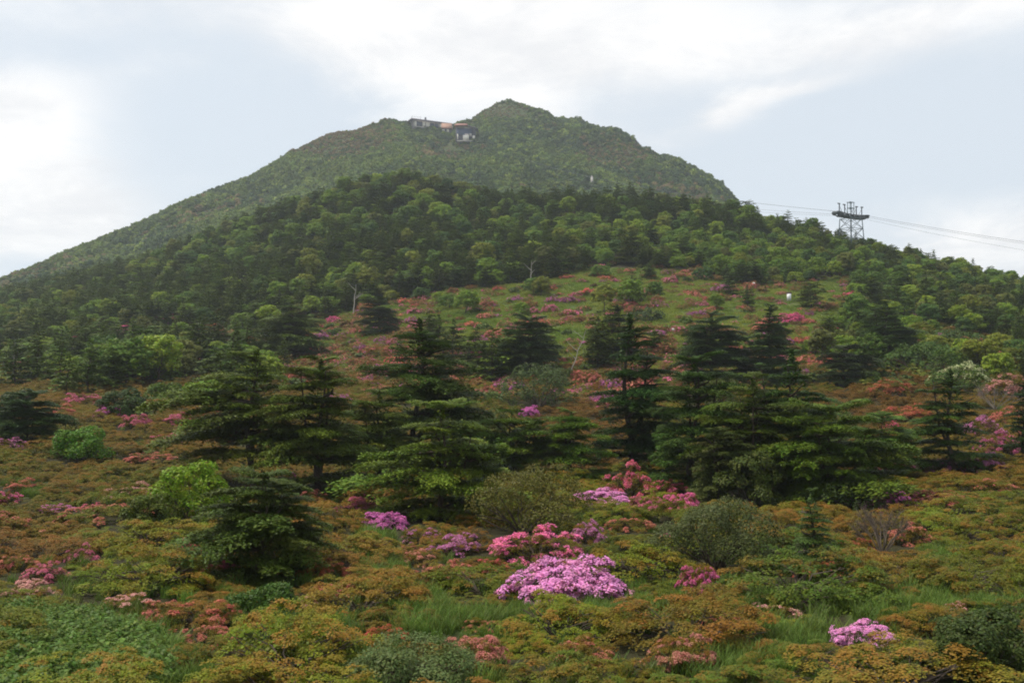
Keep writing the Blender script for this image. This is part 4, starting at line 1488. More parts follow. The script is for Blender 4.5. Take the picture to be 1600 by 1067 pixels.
for i, (u, vb, vt, wp, cw) in enumerate(SMALL):
    far_ = vb < 615
    lb = '%s %s-flowered azalea %s' % (size_word(wp, ('tiny', 'small', 'middling'), (32, 52)), cw, whereabouts(u, (vb + vt) / 2, MARKS_FAR if far_ else MARKS_NEAR))
    hero_azalea(u, vb + 2, vt - 4, wp * 1.25, 'half' if i % 4 else 'few', SMALL_COL[cw], lb, i, 'small flowering azaleas scattered over the slope', leafcol=AZ_OLIVE)
carpet = [c for c in carpet if free(c[1], c[0], c[5] * 0.35)]
single, rest = [], []
for c in carpet:
    y, x, z, u, v, r = c
    inview = -60 < u < 1660 and v < 1140
    if inview and len(single) < 285:
        single.append(c)
    else:
        rest.append(c)
SHAPE = ['low', 'domed', 'spreading']
for i, (y, x, z, u, v, r) in enumerate(single):
    key = carpet_colour(u, v, rg)
    col = np.array(PAL[key]) * math.exp(rg.normal(0, 0.1)) * np.exp(rg.normal(0, 0.05, 3))
    var = int(rg.choice([0, 2, 4, 6])) if key in ('rust', 'deep') and rg.random() < 0.8 else int(rg.choice([1, 3, 5] if rg.random() < 0.7 else [0, 2, 4, 6]))
    label = '%s %s azalea bush %s' % (size_word(2 * r, ('small', 'wide', 'broad'), (2.5, 3.3)), WORD[key], whereabouts(u, v, MARKS_NEAR))
    t = thing('azalea_bush', (x, y, z - 0.04), 0, 1, label, 'azalea', 'azalea bushes of the foreground carpet')
    sz = r * rg.uniform(0.65, 0.95)
    f = new('foliage', AZ[var][0], t)
    f.color = (*col, 1)
    f.scale = (r, r * rg.uniform(0.85, 1.1), sz)
    f.rotation_euler = (rg.normal(0, 0.06), rg.normal(0, 0.06), rg.uniform(0, 6.28))
    if y < 40:
        b = new('branches', AZ_BRANCH[i % 3], t)
        b.scale = (r, r, sz)
    if rg.random() < 0.10 and y < 45 and key in ('rust', 'deep', 'olive'):
        bl = new('blossoms', BLOOM_FEW[var], t)
        bl.color = (*lin(182, 116, 92), 1)
        bl.scale = f.scale
        bl.rotation_euler = f.rotation_euler
n = len(rest)
AZ_I = []
M_AZ_I = leaf_material('azalea_scrub_leaf', 'instancer', 0.55, 0.22, accent=lin(150, 98, 40))
for f, h in AZ:
    AZ_I.append(with_material(f, M_AZ_I))
A = np.array(rest)
tint = np.array([np.array(PAL[carpet_colour(u, v, rg)]) for (_, _, _, u, v, _) in rest]) * np.exp(rg.normal(0, 0.12, (n, 1)))
scatter('azalea_scrub', 'carpet of low azalea scrub, rusty and olive, running back among the firs', AZ_I,
        np.stack([A[:, 1], A[:, 0], A[:, 2] - 0.04], -1), np.stack([np.zeros(n), np.zeros(n), rg.uniform(0, 6.28, n)], -1),
        np.stack([A[:, 5], A[:, 5], A[:, 5] * rg.uniform(0.65, 0.95, n)], -1), rg.integers(0, 7, n), tint)

# ------------------------------------------------------------------ azaleas of the meadow
rg = np.random.default_rng(88)
mcell = {}
MCOL = [('salmon', lin(192, 118, 102)), ('pink', lin(206, 112, 136)), ('mauve', lin(172, 98, 142)), ('rust', lin(146, 98, 62)), ('coral', lin(194, 102, 86)), ('rust', lin(134, 98, 56))]
meadow = []
for _ in range(14000):
    y = math.sqrt(rg.uniform(100 ** 2, 330 ** 2))
    x = rg.uniform(-0.26, 0.36) * y
    z = gz(x, y) if False else None
    meadow.append((x, y))
mx = np.array(meadow)
mz = ground(mx[:, 0], mx[:, 1])
mu, mv = project(mx[:, 0], mx[:, 1], mz)
ok = inpoly(mu, mv, MEADOW)
cnt = 0
small_rest = []
for x, y, z, u, v in zip(mx[ok, 0], mx[ok, 1], mz[ok], mu[ok], mv[ok]):
    # drifts: denser in bands, open grass between
    dens = 0.5 + 0.5 * math.sin(x * 0.13 + 1.5 * math.sin(y * 0.05)) * math.cos(y * 0.09 + x * 0.03)
    if u > 1150:
        dens *= 0.35
    if rg.random() > 0.4 + 0.6 * dens + (0.4 if u < 680 or v > 560 else 0) or not free(x, y, 0.6):
        continue
    r = rg.uniform(0.8, 2.2)
    if not spaced(mcell, x, y, r * 0.95):
        continue
    if abs(u - 1233) < 14 and 464 < v < 486:
        continue
    if cnt >= 240 or (cnt > 60 and rg.random() < 0.2):
        small_rest.append((x, y, z, u, v, r))
        continue
    nm, pc = MCOL[int(rg.choice(6, p=[0.2, 0.18, 0.12, 0.2, 0.12, 0.18]))]
    label = '%s %s-coloured azalea mound on meadow %s' % (size_word(r, ('small', 'middling', 'wide'), (1.2, 1.75)), nm, whereabouts(u, v, MARKS_FAR))
    t = thing('meadow_azalea_bush', (x, y, z - 0.08), rg.uniform(0, 6.28), 1, label, 'azalea', 'azalea mounds of the meadow')
    i = int(rg.integers(6))
    sc = (r, r * rg.uniform(0.8, 1.1), r * rg.uniform(0.85, 1.2))
    f = new('foliage', SAZ[i][0], t)
    f.color = (*(np.array(lin(108, 106, 44)) * math.exp(rg.normal(0, 0.15))), 1)
    f.scale = sc
    b = new('blossoms', SAZ[i][1], t)
    b.color = (*(np.array(pc) * math.exp(rg.normal(0, 0.14))), 1)
    b.scale = sc
    cnt += 1
print('meadow azaleas', cnt, 'rest', len(small_rest))
A = np.array(small_rest)
A = A[rg.random(len(A)) < np.where((A[:, 3] < 680) | (A[:, 4] > 560), 0.85, 0.36)]
n = len(A)
M_PETAL_I = leaf_material('scrub_petal', 'instancer', 0.6, 0.3)
SAZ_I = []
for i in range(6):
    p = Parts()
    f_, b_ = SAZ[i]
    for me_, mi in ((f_, 0), (b_, 1)):
        V = np.empty(len(me_.vertices) * 3, np.float32)
        me_.vertices.foreach_get('co', V)
        lv = np.empty(len(me_.polygons) * 4, np.float32)
        me_.attributes['leaf'].data.foreach_get('color', lv)
        lv = lv.reshape(-1, 4)[:, :3]
        Q = np.arange(len(me_.vertices)).reshape(-1, 4)
        if mi == 1 and i < 4:
            Q, lv = Q[:len(Q) // 4], lv[:len(Q) // 4]
        p.add(V.reshape(-1, 3), Q, mi, lv)
    SAZ_I.append(p.mesh('meadow_scrub_piece', [leaf_material('meadow_scrub_leaf', lin(104, 110, 44), 0.55, 0.22, accent=lin(140, 98, 54)) if i == 0 else bpy.data.materials['meadow_scrub_leaf'], M_PETAL_I]))
tint = np.array([c for _, c in MCOL])[rg.choice(6, n, p=[0.2, 0.14, 0.12, 0.26, 0.10, 0.18])] * np.exp(rg.normal(0, 0.16, (n, 1)))
s = A[:, 5] * 0.8
scatter('meadow_scrub', 'low rusty and fading pink azaleas grown into the grass of the meadow', SAZ_I, A[:, :3] - [0, 0, 0.08],
        np.stack([np.zeros(n), np.zeros(n), rg.uniform(0, 6.28, n)], -1), np.stack([s, s, s], -1), rg.integers(0, 6, n), tint)

# ------------------------------------------------------------------ the wood on the hill
rg = np.random.default_rng(99)
N_TRY = 26000
ty = np.sqrt(rg.uniform(108 ** 2, 470 ** 2, N_TRY))
tq = rg.uniform(-0.74, 0.74, N_TRY)
tx = tq * ty
tz = ground(tx, ty)
tu, tv = project(tx, ty, tz)
ycr = np.interp(tq, (CREST_U - 800) / F, CREST_Y)
mead = inpoly(tu, tv, MEADOW)
glade = inpoly(tu, tv, GLADE)
wcell = {}
trees = []
for x, y, z, u, v, yc_, m_, g_ in zip(tx, ty, tz, tu, tv, ycr, mead, glade):
    if y > yc_ + 14 or (g_ and rg.random() > 0.3) or (m_ and (v < 548 or u < 600) and rg.random() > 0.025):
        continue
    if abs(u - 1233) < 30 and 460 < v < 535:
        continue
    if v > 606 + (22 * math.sin(x * 0.35 + 1.0) if u < 420 else 0):
        continue
    left = u < 480
    right = u > 1180
    if 420 < u < 1270 and v > 500:
        if (v < 545 and not m_) or rg.random() > 0.10:
            continue
        low_fill = v > 545
    else:
        low_fill = False
    if (left or right) and v > 515 and rg.random() > 0.42 - 0.35 * math.sin(x * 0.11 + y * 0.07):
        continue
    if not free(x, y, 1.4):
        continue
    left = u < 480
    right = u > 1180
    # share of firs: more on the left and high in the wood
    nzv = float(wob(np.array(x), np.array(y), 0.028, 0.7))
    pf = 0.60 if left else (0.24 if right else 0.5)
    pf = min(0.9, max(0.06, pf + 0.28 * nzv))
    fir = rg.random() < pf or low_fill
    r = (rg.uniform(1.9, 3.1) if fir else rg.uniform(1.5, 2.9))
    if right or (u > 1000 and y < 320):
        r *= 0.8
    if abs(u - 1330) < 46 and y > 285:
        if abs(u - 1330) < 12 and abs(y - 322) < 4:
            continue
        r *= 0.85
    if not spaced(wcell, x, y, r):
        continue
    trees.append((y, x, z, u, v, r, fir))
trees.sort()
print('wood trees', len(trees))


def fir_col(rg, n=1):
    c = FIR_DARK * np.exp(rg.normal(0, 0.16, (n, 1))) * np.exp(rg.normal(0, 0.05, (n, 3)))
    return c * np.array([1.02, 1.04, 1.05])


def broad_col(rg, n=1):
    base = np.array([lin(108, 134, 36), lin(90, 118, 38), lin(126, 146, 40), lin(102, 108, 46), lin(76, 104, 42), lin(120, 128, 38)])
    c = base[rg.choice(6, n, p=[0.26, 0.22, 0.16, 0.10, 0.14, 0.12])]
    return c * np.exp(rg.normal(0, 0.12, (n, 1)))


nf = nb = 0
far_trees = []
for (y, x, z, u, v, r, fir) in trees:
    inview = -40 < u < 1640
    if fir and inview and nf < 272:
        nf += 1
        i = int(rg.integers(len(FIRS)))
        cm, tm, h, w = FIRS[i]
        s = r * 2.25 / w
        col = fir_col(rg)[0]
        shape = ['tiered', 'bushy', 'flat-topped', 'tiered', 'pointed', 'bushy', 'flat-topped'][i]
        label = '%s %s %s fir %s' % (size_word(r, ('small', 'middling', 'big'), (2.25, 2.7)), size_word(col[1], ('blackish', 'dark', 'olive'), (0.085, 0.11)), shape, whereabouts(u, v, MARKS_FAR))
        t = thing('fir_tree', (x, y, z), rg.uniform(0, 6.28), (s, s, s * rg.uniform(0.9, 1.15)), label, 'fir tree', 'firs of the hillside wood')
        c = new('crown', cm, t)
        c.color = (*col, 1)
        new('trunk', tm, t)
    elif (not fir) and inview and nb < 290:
        nb += 1
        i = int(rg.integers(len(BROAD)))
        s = r * 2.3 / [5.2, 6.0, 4.6, 6.6, 5.4, 4.4][i]
        col = broad_col(rg)[0]
        label = '%s %s broadleaf tree %s' % (size_word(r, ('small', 'middling', 'big'), (2.2, 2.8)), size_word(col[1], ('dull green', 'mid green', 'yellow-green'), (0.14, 0.2)), whereabouts(u, v, MARKS_FAR))
        t = thing('broadleaf_tree', (x, y, z), rg.uniform(0, 6.28), (s, s, s * rg.uniform(0.8, 1.05)), label, 'tree', 'broadleaf trees of the hillside wood')
        c = new('crown', BROAD[i][0], t)
        c.color = (*col, 1)
        new('trunk', BROAD[i][1], t)
    else:
        far_trees.append((x, y, z, r, fir, u))
A = np.array([(a, b, c, d, e) for a, b, c, d, e, _ in far_trees], float)
n = len(A)
wood_meshes = [with_material(m[0], M_LEAF_I) for m in FIRS] + [with_material(m[0], M_LEAF_I) for m in BROAD]
isf = A[:, 4] > 0.5
idx = np.where(isf, rg.integers(0, len(FIRS), n), len(FIRS) + rg.integers(0, len(BROAD), n))
ww = np.array([f[3] for f in FIRS] + [5.2, 6.0, 4.6, 6.6, 5.4, 4.4])
s = A[:, 3] * 2.35 / ww[idx]
tint = np.where(isf[:, None], fir_col(rg, n), broad_col(rg, n))
scatter('hill_wood', 'dense mixed wood of firs and broadleaf trees covering the hill up to its crest', wood_meshes, A[:, :3],
        np.stack([np.zeros(n), np.zeros(n), rg.uniform(0, 6.28, n)], -1), np.stack([s, s, s * rg.uniform(0.85, 1.1, n)], -1), idx, tint)

# undergrowth between the trees (stuff)
rg = np.random.default_rng(123)
N_TRY = 15000
ty = np.sqrt(rg.uniform(105 ** 2, 440 ** 2, N_TRY))
tq = rg.uniform(-0.7, 0.7, N_TRY)
tx = tq * ty
tz = ground(tx, ty)
tu, tv = project(tx, ty, tz)
ycr = np.interp(tq, (CREST_U - 800) / F, CREST_Y)
md = inpoly(tu, tv, MEADOW)
k = (ty < ycr + 8) & (~md | (rg.random(N_TRY) < 0.09)) & ~((np.abs(tu - 1233) < 22) & (tv > 460) & (tv < 500)) & (~inpoly(tu, tv, GLADE) | (rg.random(N_TRY) < 0.35)) & (tv < 606)
x, y, z, u = tx[k], ty[k], tz[k], tu[k]
n = len(x)
s = rg.uniform(0.35, 0.7, n)
tint = np.array([lin(84, 104, 38), lin(104, 112, 40), lin(112, 92, 46), lin(74, 90, 40)])[rg.choice(4, n, p=[0.4, 0.25, 0.15, 0.2])] * np.exp(rg.normal(0, 0.15, (n, 1)))
scatter('undergrowth', 'low bushes growing between the trees of the hillside wood', SHRUB_FAR, np.stack([x, y, z - 0.1], -1),
        np.stack([np.zeros(n), np.zeros(n), rg.uniform(0, 6.28, n)], -1), np.stack([s, s, s * 0.8], -1), rg.integers(0, len(SHRUB_FAR), n), tint)


# ------------------------------------------------------------------ grass (stuff)
def tuft(seed, n, h, spread, w, segs=3, bend=0.5):
    rng = np.random.default_rng(seed)
    V, Q, lv = [], [], []
    for i in range(n):
        a, rr = rng.uniform(0, 6.28), spread * math.sqrt(rng.random())
        b0 = np.array([math.cos(a) * rr, math.sin(a) * rr, -0.03])
        da = rng.uniform(0, 6.28)
        lean = np.array([math.cos(da), math.sin(da), 0]) * bend * rng.uniform(0.3, 1.2)
        side = np.array([-math.sin(da + rng.uniform(-1, 1)), math.cos(da), 0])
        hh = h * rng.uniform(0.55, 1.15)
        s0 = len(V)
        for k in range(segs + 1):
            t = k / segs
            c = b0 + np.array([0, 0, hh * (t - 0.25 * bend * t * t)]) + lean * hh * t * t
            ww = w * (1 - t) ** 0.7 * 0.5 + 0.0015
            V += [c - side * ww, c + side * ww]
        for k in range(segs):
            Q.append((s0 + 2 * k, s0 + 2 * k + 1, s0 + 2 * k + 3, s0 + 2 * k + 2))
            lv.append((np.clip(0.35 + 0.25 * k / segs + rng.normal(0, 0.15), 0, 1), np.clip(rng.normal(0.5, 0.2), 0, 1), 0))
    return make_mesh('grass_tuft', np.array(V), np.array(Q), [M_GRASS_I], leaf=np.array(lv))


TUFT_NEAR = [tuft(1300 + i, 60, 0.62, 0.28, 0.024, 3, 0.6) for i in range(4)]
TUFT_FAR = [tuft(1320 + i, 46, 0.55, 0.75, 0.075, 2, 0.7) for i in range(4)]
rg = np.random.default_rng(131)
N_TRY = 60000
ty = np.sqrt(rg.uniform(98 ** 2, 335 ** 2, N_TRY))
tq = rg.uniform(-0.56, 0.36, N_TRY)
tx = tq * ty
tz = ground(tx, ty)
tu, tv = project(tx, ty, tz)
k = inpoly(tu, tv, MEADOW) | inpoly(tu, tv, GLADE)
x, y, z = tx[k], ty[k], tz[k]
n = len(x)
print('meadow tufts', n)
w = np.clip(0.5 + 0.4 * wob(x, y, 0.11, 0.4) + rg.normal(0, 0.2, n), 0, 1)[:, None]
tint = (np.array(lin(106, 132, 46)) * (1 - w) + np.array(lin(142, 148, 58)) * w)
s = rg.uniform(0.7, 1.3, n)
scatter('meadow_grass', 'pale green grass covering the open meadow between the azaleas', TUFT_FAR, np.stack([x, y, z], -1),
        np.stack([np.zeros(n), np.zeros(n), rg.uniform(0, 6.28, n)], -1), np.stack([s, s, s], -1), rg.integers(0, 4, n), tint)
N_TRY = 90000
ty = np.sqrt(rg.uniform(13 ** 2, 100 ** 2, N_TRY))
tq = rg.uniform(-0.64, 0.64, N_TRY)
tx = tq * ty
tz = ground(tx, ty)
tu, tv = project(tx, ty, tz)
k = np.zeros(N_TRY, bool)
for a, b, ra, rb in GRASS_SPOTS:
    k |= ((tu - a) / ra) ** 2 + ((tv - b) / rb) ** 2 < 1.15
k |= rg.random(N_TRY) < 0.012
k |= (ty < 30) & (rg.random(N_TRY) < 0.10)
x, y, z = tx[k], ty[k], tz[k]
n = len(x)
print('near tufts', n)
tint = np.array(lin(92, 114, 46)) * np.exp(rg.normal(0, 0.15, (n, 1))) * np.exp(rg.normal(0, 0.06, (n, 3)))
s = rg.uniform(0.4, 0.9, n)
scatter('long_grass', 'long green grass in the gaps between the foreground azaleas', TUFT_NEAR, np.stack([x, y, z], -1),
        np.stack([rg.normal(0, 0.1, n), rg.normal(0, 0.1, n), rg.uniform(0, 6.28, n)], -1), np.stack([s, s, s], -1), rg.integers(0, 4, n), tint)
# broad-leaved ground cover in the near left corner
WEED = []
for i in range(3):
    rr = np.random.default_rng(1400 + i)
    P, N = dome_points(rr, 26, 0.7, 0.25, -0.05, i)
    V, Q, lv = pad_cloud(rr, P * 0.3 * rr.uniform(0.5, 1.1, 26)[:, None] + [0, 0, 0.1], N, 0.1, 9, 0.085, 0.05, flat=0.7)
    p = Parts()
    p.add(V, Q, 0, lv)
    WEED.append(p.mesh('weed', [M_GRASS_I]))
N_TRY = 12000
ty = np.sqrt(rg.uniform(13 ** 2, 30 ** 2, N_TRY))
tq = rg.uniform(-0.6, -0.28, N_TRY)
tx = tq * ty
tz = ground(tx, ty)
tu, tv = project(tx, ty, tz)
k = (((tu - 30) / 230) ** 2 + ((tv - 1050) / 85) ** 2 < 1) & (rg.random(N_TRY) < 0.42)
x, y, z = tx[k], ty[k], tz[k]
n = len(x)
tint = np.array(lin(88, 112, 44)) * np.exp(rg.normal(0, 0.16, (n, 1)))
s = rg.uniform(0.7, 1.4, n)
scatter('ground_cover', 'leafy bright green ground cover in the near left corner', WEED, np.stack([x, y, z], -1),
        np.stack([np.zeros(n), np.zeros(n), rg.uniform(0, 6.28, n)], -1), np.stack([s, s, s], -1), rg.integers(0, 3, n), tint)

# ------------------------------------------------------------------ ropeway tower
M_STEEL = plain('tower_paint', (0.085, 0.12, 0.125), 0.55, 1.5, 0.25, 0.0)
M_DARKSTEEL = plain('dark_steel', (0.045, 0.055, 0.06), 0.5, 1.5, 0.25, 0.0)
M_CABLE = plain('cable_steel', (0.12, 0.13, 0.14), 0.5)
TY = 322.0
tc = pt(1330, 372, TY)
tower_z0 = gz(tc.x, tc.y)
beam_z = pt(1329, 341, TY).z - tower_z0
T = thing('ropeway_tower', (tc.x, tc.y, tower_z0), R(-33) * -1, 1, 'steel lattice ropeway tower with a broad cross beam standing on the crest', 'ropeway tower')
HB, HT = 3.3, 2.7             # half width at the foot / at the beam


def corner(sx, sy, t):
    h = (HB * (1 - t) + HT * t)
    return np.array([sx * h, sy * h * 0.8, -0.5 + (beam_z + 0.3) * t])


def solo(name, parent, mats, fn):
    p = Parts()
    fn(p)
    return new(name, p.mesh(name, mats), parent)


for sx in (-1, 1):
    for sy in (-1, 1):
        solo('leg', T, [M_STEEL], lambda p: p.bar(corner(sx, sy, 0), corner(sx, sy, 1), 0.17))
NP = 3
for (a, b) in (((-1, -1), (1, -1)), ((1, -1), (1, 1)), ((1, 1), (-1, 1)), ((-1, 1), (-1, -1))):
    def fn(p):
        for k in range(NP):
            t0, t1 = k / NP, (k + 1) / NP
            p.bar(corner(*a, t0), corner(*b, t1), 0.08)
            p.bar(corner(*b, t0), corner(*a, t1), 0.08)
            p.bar(corner(*a, t1 - 0.01), corner(*b, t1 - 0.01), 0.09)
    solo('bracing', T, [M_STEEL], fn)
solo('centre_mast', T, [M_DARKSTEEL], lambda p: p.bar((0, 0, -0.4), (0, 0, beam_z), 0.26))
BL = 7.4                      # half length of the cross beam


def beam(p):
    for sy in (-1.0, 1.0):
        for k in range(6):
            x0, x1 = -BL + 2 * BL * k / 6, -BL + 2 * BL * (k + 1) / 6
            f = lambda x: 0.5 * (x / BL) ** 2
            p.bar((x0, sy, beam_z + 0.95 + f(x0)), (x1, sy, beam_z + 0.95 + f(x1)), 0.2)
            p.bar((x0, sy, beam_z + 0.1 + f(x0)), (x1, sy, beam_z + 0.1 + f(x1)), 0.2)
            p.bar((x0, sy, beam_z + 0.1 + f(x0)), (x1, sy, beam_z + 0.95 + f(x1)), 0.15)
    for k in range(7):
        x0 = -BL + 2 * BL * k / 6
        f0 = 0.5 * (x0 / BL) ** 2
        p.box((x0, 0, beam_z + 0.5 + f0), (0.3, 2.4, 1.1))


solo('cross_beam', T, [M_DARKSTEEL], beam)
solo('walkway', T, [M_DARKSTEEL], lambda p: p.box((0, 0, beam_z + 0.02), (2 * BL * 0.82, 1.7, 0.14)))
for x0, hh in ((-5.6, 2.9), (-3.0, 3.0), (2.7, 2.9), (5.4, 2.8)):
    s_ = 1 if x0 < 0 else -1

    def fn(p):
        z0 = beam_z + 1.0 + 0.5 * (x0 / BL) ** 2
        p.bar((x0, 0, z0), (x0, 0, z0 + hh), 0.2)
        p.bar((x0 - 0.75 * s_, 0, z0 + hh), (x0 + 0.35 * s_, 0, z0 + hh), 0.2)
        p.bar((x0, 0, z0 + hh * 0.8), (x0 + 1.6 * s_, 0, z0), 0.07)
    solo('hoist_post', T, [M_DARKSTEEL], fn)


def topf(p):
    z0 = beam_z + 1.0
    for xx in (-0.9, 0.9):
        for yy2 in (-0.5, 0.5):
            p.bar((xx, yy2, z0), (xx, yy2, z0 + 4.1), 0.13)
    for zz in (2.2, 4.1):
        for yy2 in (-0.5, 0.5):
            p.bar((-1.2, yy2, z0 + zz), (1.2, yy2, z0 + zz), 0.14)
    p.bar((-0.9, -0.5, z0), (0.9, -0.5, z0 + 2.2), 0.08)
    p.bar((0.9, -0.5, z0), (-0.9, -0.5, z0 + 2.2), 0.08)


solo('top_frame', T, [M_STEEL], topf)
for x0 in (-BL + 0.4, BL - 0.4):
    solo('cable_saddle', T, [M_DARKSTEEL], lambda p: p.box((x0, 0, beam_z + 1.2), (0.7, 3.2, 0.5)))
bpy.context.view_layer.update()
TM = T.matrix_world


def cable(a, b, sag, label, r=0.06):
    P = []
    for t in np.linspace(0, 1, 40):
        p = a * (1 - t) + b * t
        p = p + Vector((0, 0, -4 * sag * t * (1 - t)))
        P.append(tuple(p))
    o = new('cable', make_mesh('cable', *tube(P, r, 5), [M_CABLE], smooth=True))
    tag(o, label, 'cable')
    return o


up_end = pt(738, 214, 868)
ca = TM @ Vector((-BL + 0.4, 0, beam_z + 1.55))
cb = TM @ Vector((BL - 0.4, 0, beam_z + 1.55))
cable(ca, up_end + Vector((-2, 0, 0)), 9.0, 'upper ropeway cable from the left beam end up to the summit station', 0.055)
cable(cb, up_end + Vector((3, 0, -1)), 14.0, 'ropeway cable from the right beam end up to the summit station', 0.04)
cable(ca + Vector((0, 0, -1.4)), up_end + Vector((-2, 0, -3)), 14.0, 'thin hauling rope hanging under the upper cable left of the tower', 0.03)
lo = Vector((190, 120, 5.0))
cable(ca, lo + Vector((-6, 0, 0)), 3.5, 'lower cable running down past the right edge from the left beam end', 0.035)
cable(cb, lo + Vector((0, 0, 0.5)), 3.5, 'upper of the cables running down past the right edge from the right beam end', 0.045)
cable(cb + Vector((0, 0, -1.2)), lo + Vector((3, 0, -2)), 4.5, 'hauling rope under the cables running down to the right', 0.03)

# ------------------------------------------------------------------ summit buildings
M_ROOF_D = plain('dark_roof', (0.10, 0.09, 0.10), 0.7, 0.4, 0.25)
M_ROOF_R = plain('red_brown_roof', (0.27, 0.12, 0.09), 0.75, 0.4, 0.3)
M_ROOF_O = plain('orange_rust_roof', (0.30, 0.17, 0.12), 0.8, 0.5, 0.35)
M_WALL_W = plain('cream_wall', (0.75, 0.70, 0.60), 0.75, 0.5, 0.12)
M_WALL_D = plain('dark_wall', (0.10, 0.10, 0.12), 0.75, 0.5, 0.25)
M_WALL_L = plain('weathered_wall', (0.34, 0.30, 0.27), 0.8, 0.5, 0.2)
M_GLASS = plain('dark_window', (0.07, 0.08, 0.11), 0.25)
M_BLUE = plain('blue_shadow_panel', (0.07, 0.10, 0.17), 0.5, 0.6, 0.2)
M_CONC = plain('concrete', (0.40, 0.37, 0.34), 0.85, 0.5, 0.2)


def lodge():
    a = pt(646, 197, at(646, 203, 700).y - 1.0)
    b = a + Vector((36 * math.cos(R(28)), 36 * math.sin(R(28)), 0))
    yaw = math.atan2(b.y - a.y, b.x - a.x)
    L = (Vector((b.x, b.y, 0)) - Vector((a.x, a.y, 0))).length
    z0 = a.z
    t = thing('mountain_lodge', (a.x, a.y, z0), yaw, 1, 'long summit building with cream panels, dark windows and flat dark roof', 'building')
    D, H = 9.0, 5.2
    def core(p):
        p.box((L / 2, D / 2, -2.2), (L, D, 4.0))
        p.box((L / 2, D / 2 + 0.2, H / 2), (L - 0.3, D - 0.4, H - 0.4))
    solo('wall', t, [M_WALL_L], core)
    solo('terrace', t, [M_CONC], lambda p: p.box((L / 2, -0.9, -0.5), (L, 1.8, 0.7)))
    def roof(p):
        V = [(-2.6, -1.8, H - 0.2), (L + 0.6, -1.8, H - 0.2), (L + 0.6, D + 1, H - 0.2), (-2.6, D + 1, H - 0.2),
             (-0.4, D * 0.4, H + 2.3), (L + 0.2, D * 0.4, H + 2.3)]
        p.add(np.array(V, float), [(0, 1, 5, 4), (2, 3, 4, 5), (1, 2, 5, -1), (3, 0, 4, -1), (3, 2, 1, 0)])
    solo('roof', t, [M_ROOF_D], roof)
    solo('gable_brace', t, [M_WALL_D], lambda p: p.bar((-2.5, -1.5, H - 0.3), (-0.4, -1.5, -3.5), 0.3))
    lay = [('w', 0.03, 0.075), ('g', 0.085, 0.15), ('g', 0.155, 0.215), ('w', 0.235, 0.285), ('w', 0.32, 0.40), ('g', 0.42, 0.52), ('g', 0.54, 0.62), ('w', 0.66, 0.72), ('w', 0.735, 0.80), ('g', 0.81, 0.87), ('w', 0.89, 0.98)]
    for k, x0, x1 in lay:
        nm = 'wall_panel' if k == 'w' else 'window'
        m = M_WALL_W if k == 'w' else M_GLASS
        solo(nm, t, [m], lambda p: p.box((L * (x0 + x1) / 2, 0.12, 2.4), (L * (x1 - x0), 0.5, 4.0)))
    solo('chimney', t, [M_WALL_D], lambda p: p.box((L * 0.34, D * 0.4, H + 3.0), (1.2, 1.2, 2.4)))
    solo('antenna', t, [M_DARKSTEEL], lambda p: (p.bar((L * 0.22, D * 0.4, H + 2), (L * 0.22, D * 0.4, H + 4.6), 0.12), p.bar((L * 0.0, D * 0.4, H + 2), (L * 0.0, D * 0.4, H + 4.0), 0.12), p.bar((0, D * 0.4, H + 3.6), (L * 0.22, D * 0.4, H + 3.8), 0.07)))


def hut():
    a = pt(691, 206, at(698, 209, 700).y - 1.0)
    k = a.y / F
    t = thing('summit_hut', a, R(6), 1, 'small summit hut with an orange-rust roof between the long building and the station', 'hut')
    W = 15 * k
    solo('wall', t, [M_WALL_D], lambda p: p.box((W / 2, 3.5, 0.6), (W * 0.95, 6, 6.5)))
    for x0, x1 in ((0.02, 0.24), (0.48, 0.7)):
        solo('wall_panel', t, [M_WALL_W], lambda p: p.box((W * (x0 + x1) / 2, 0.4, 0.9), (W * (x1 - x0), 0.5, 2.4)))
    solo('roof', t, [M_ROOF_O], lambda p: p.add(np.array([(-0.6, -0.8, 3.4), (W + 0.4, -0.8, 3.4), (W + 0.4, 5, 8.4), (-0.6, 5, 8.4), (-0.6, -0.8, 3.0), (W + 0.4, -0.8, 3.0), (W + 0.4, 5, 3.0), (-0.6, 5, 3.0)], float),
                                               [(0, 1, 2, 3), (0, 4, 5, 1), (1, 5, 6, 2), (0, 3, 7, 4), (2, 6, 7, 3), (4, 7, 6, 5)]))
    solo('eave', t, [M_ROOF_R], lambda p: p.box((W / 2, -0.9, 2.75), (W * 1.05, 1.2, 0.5)))


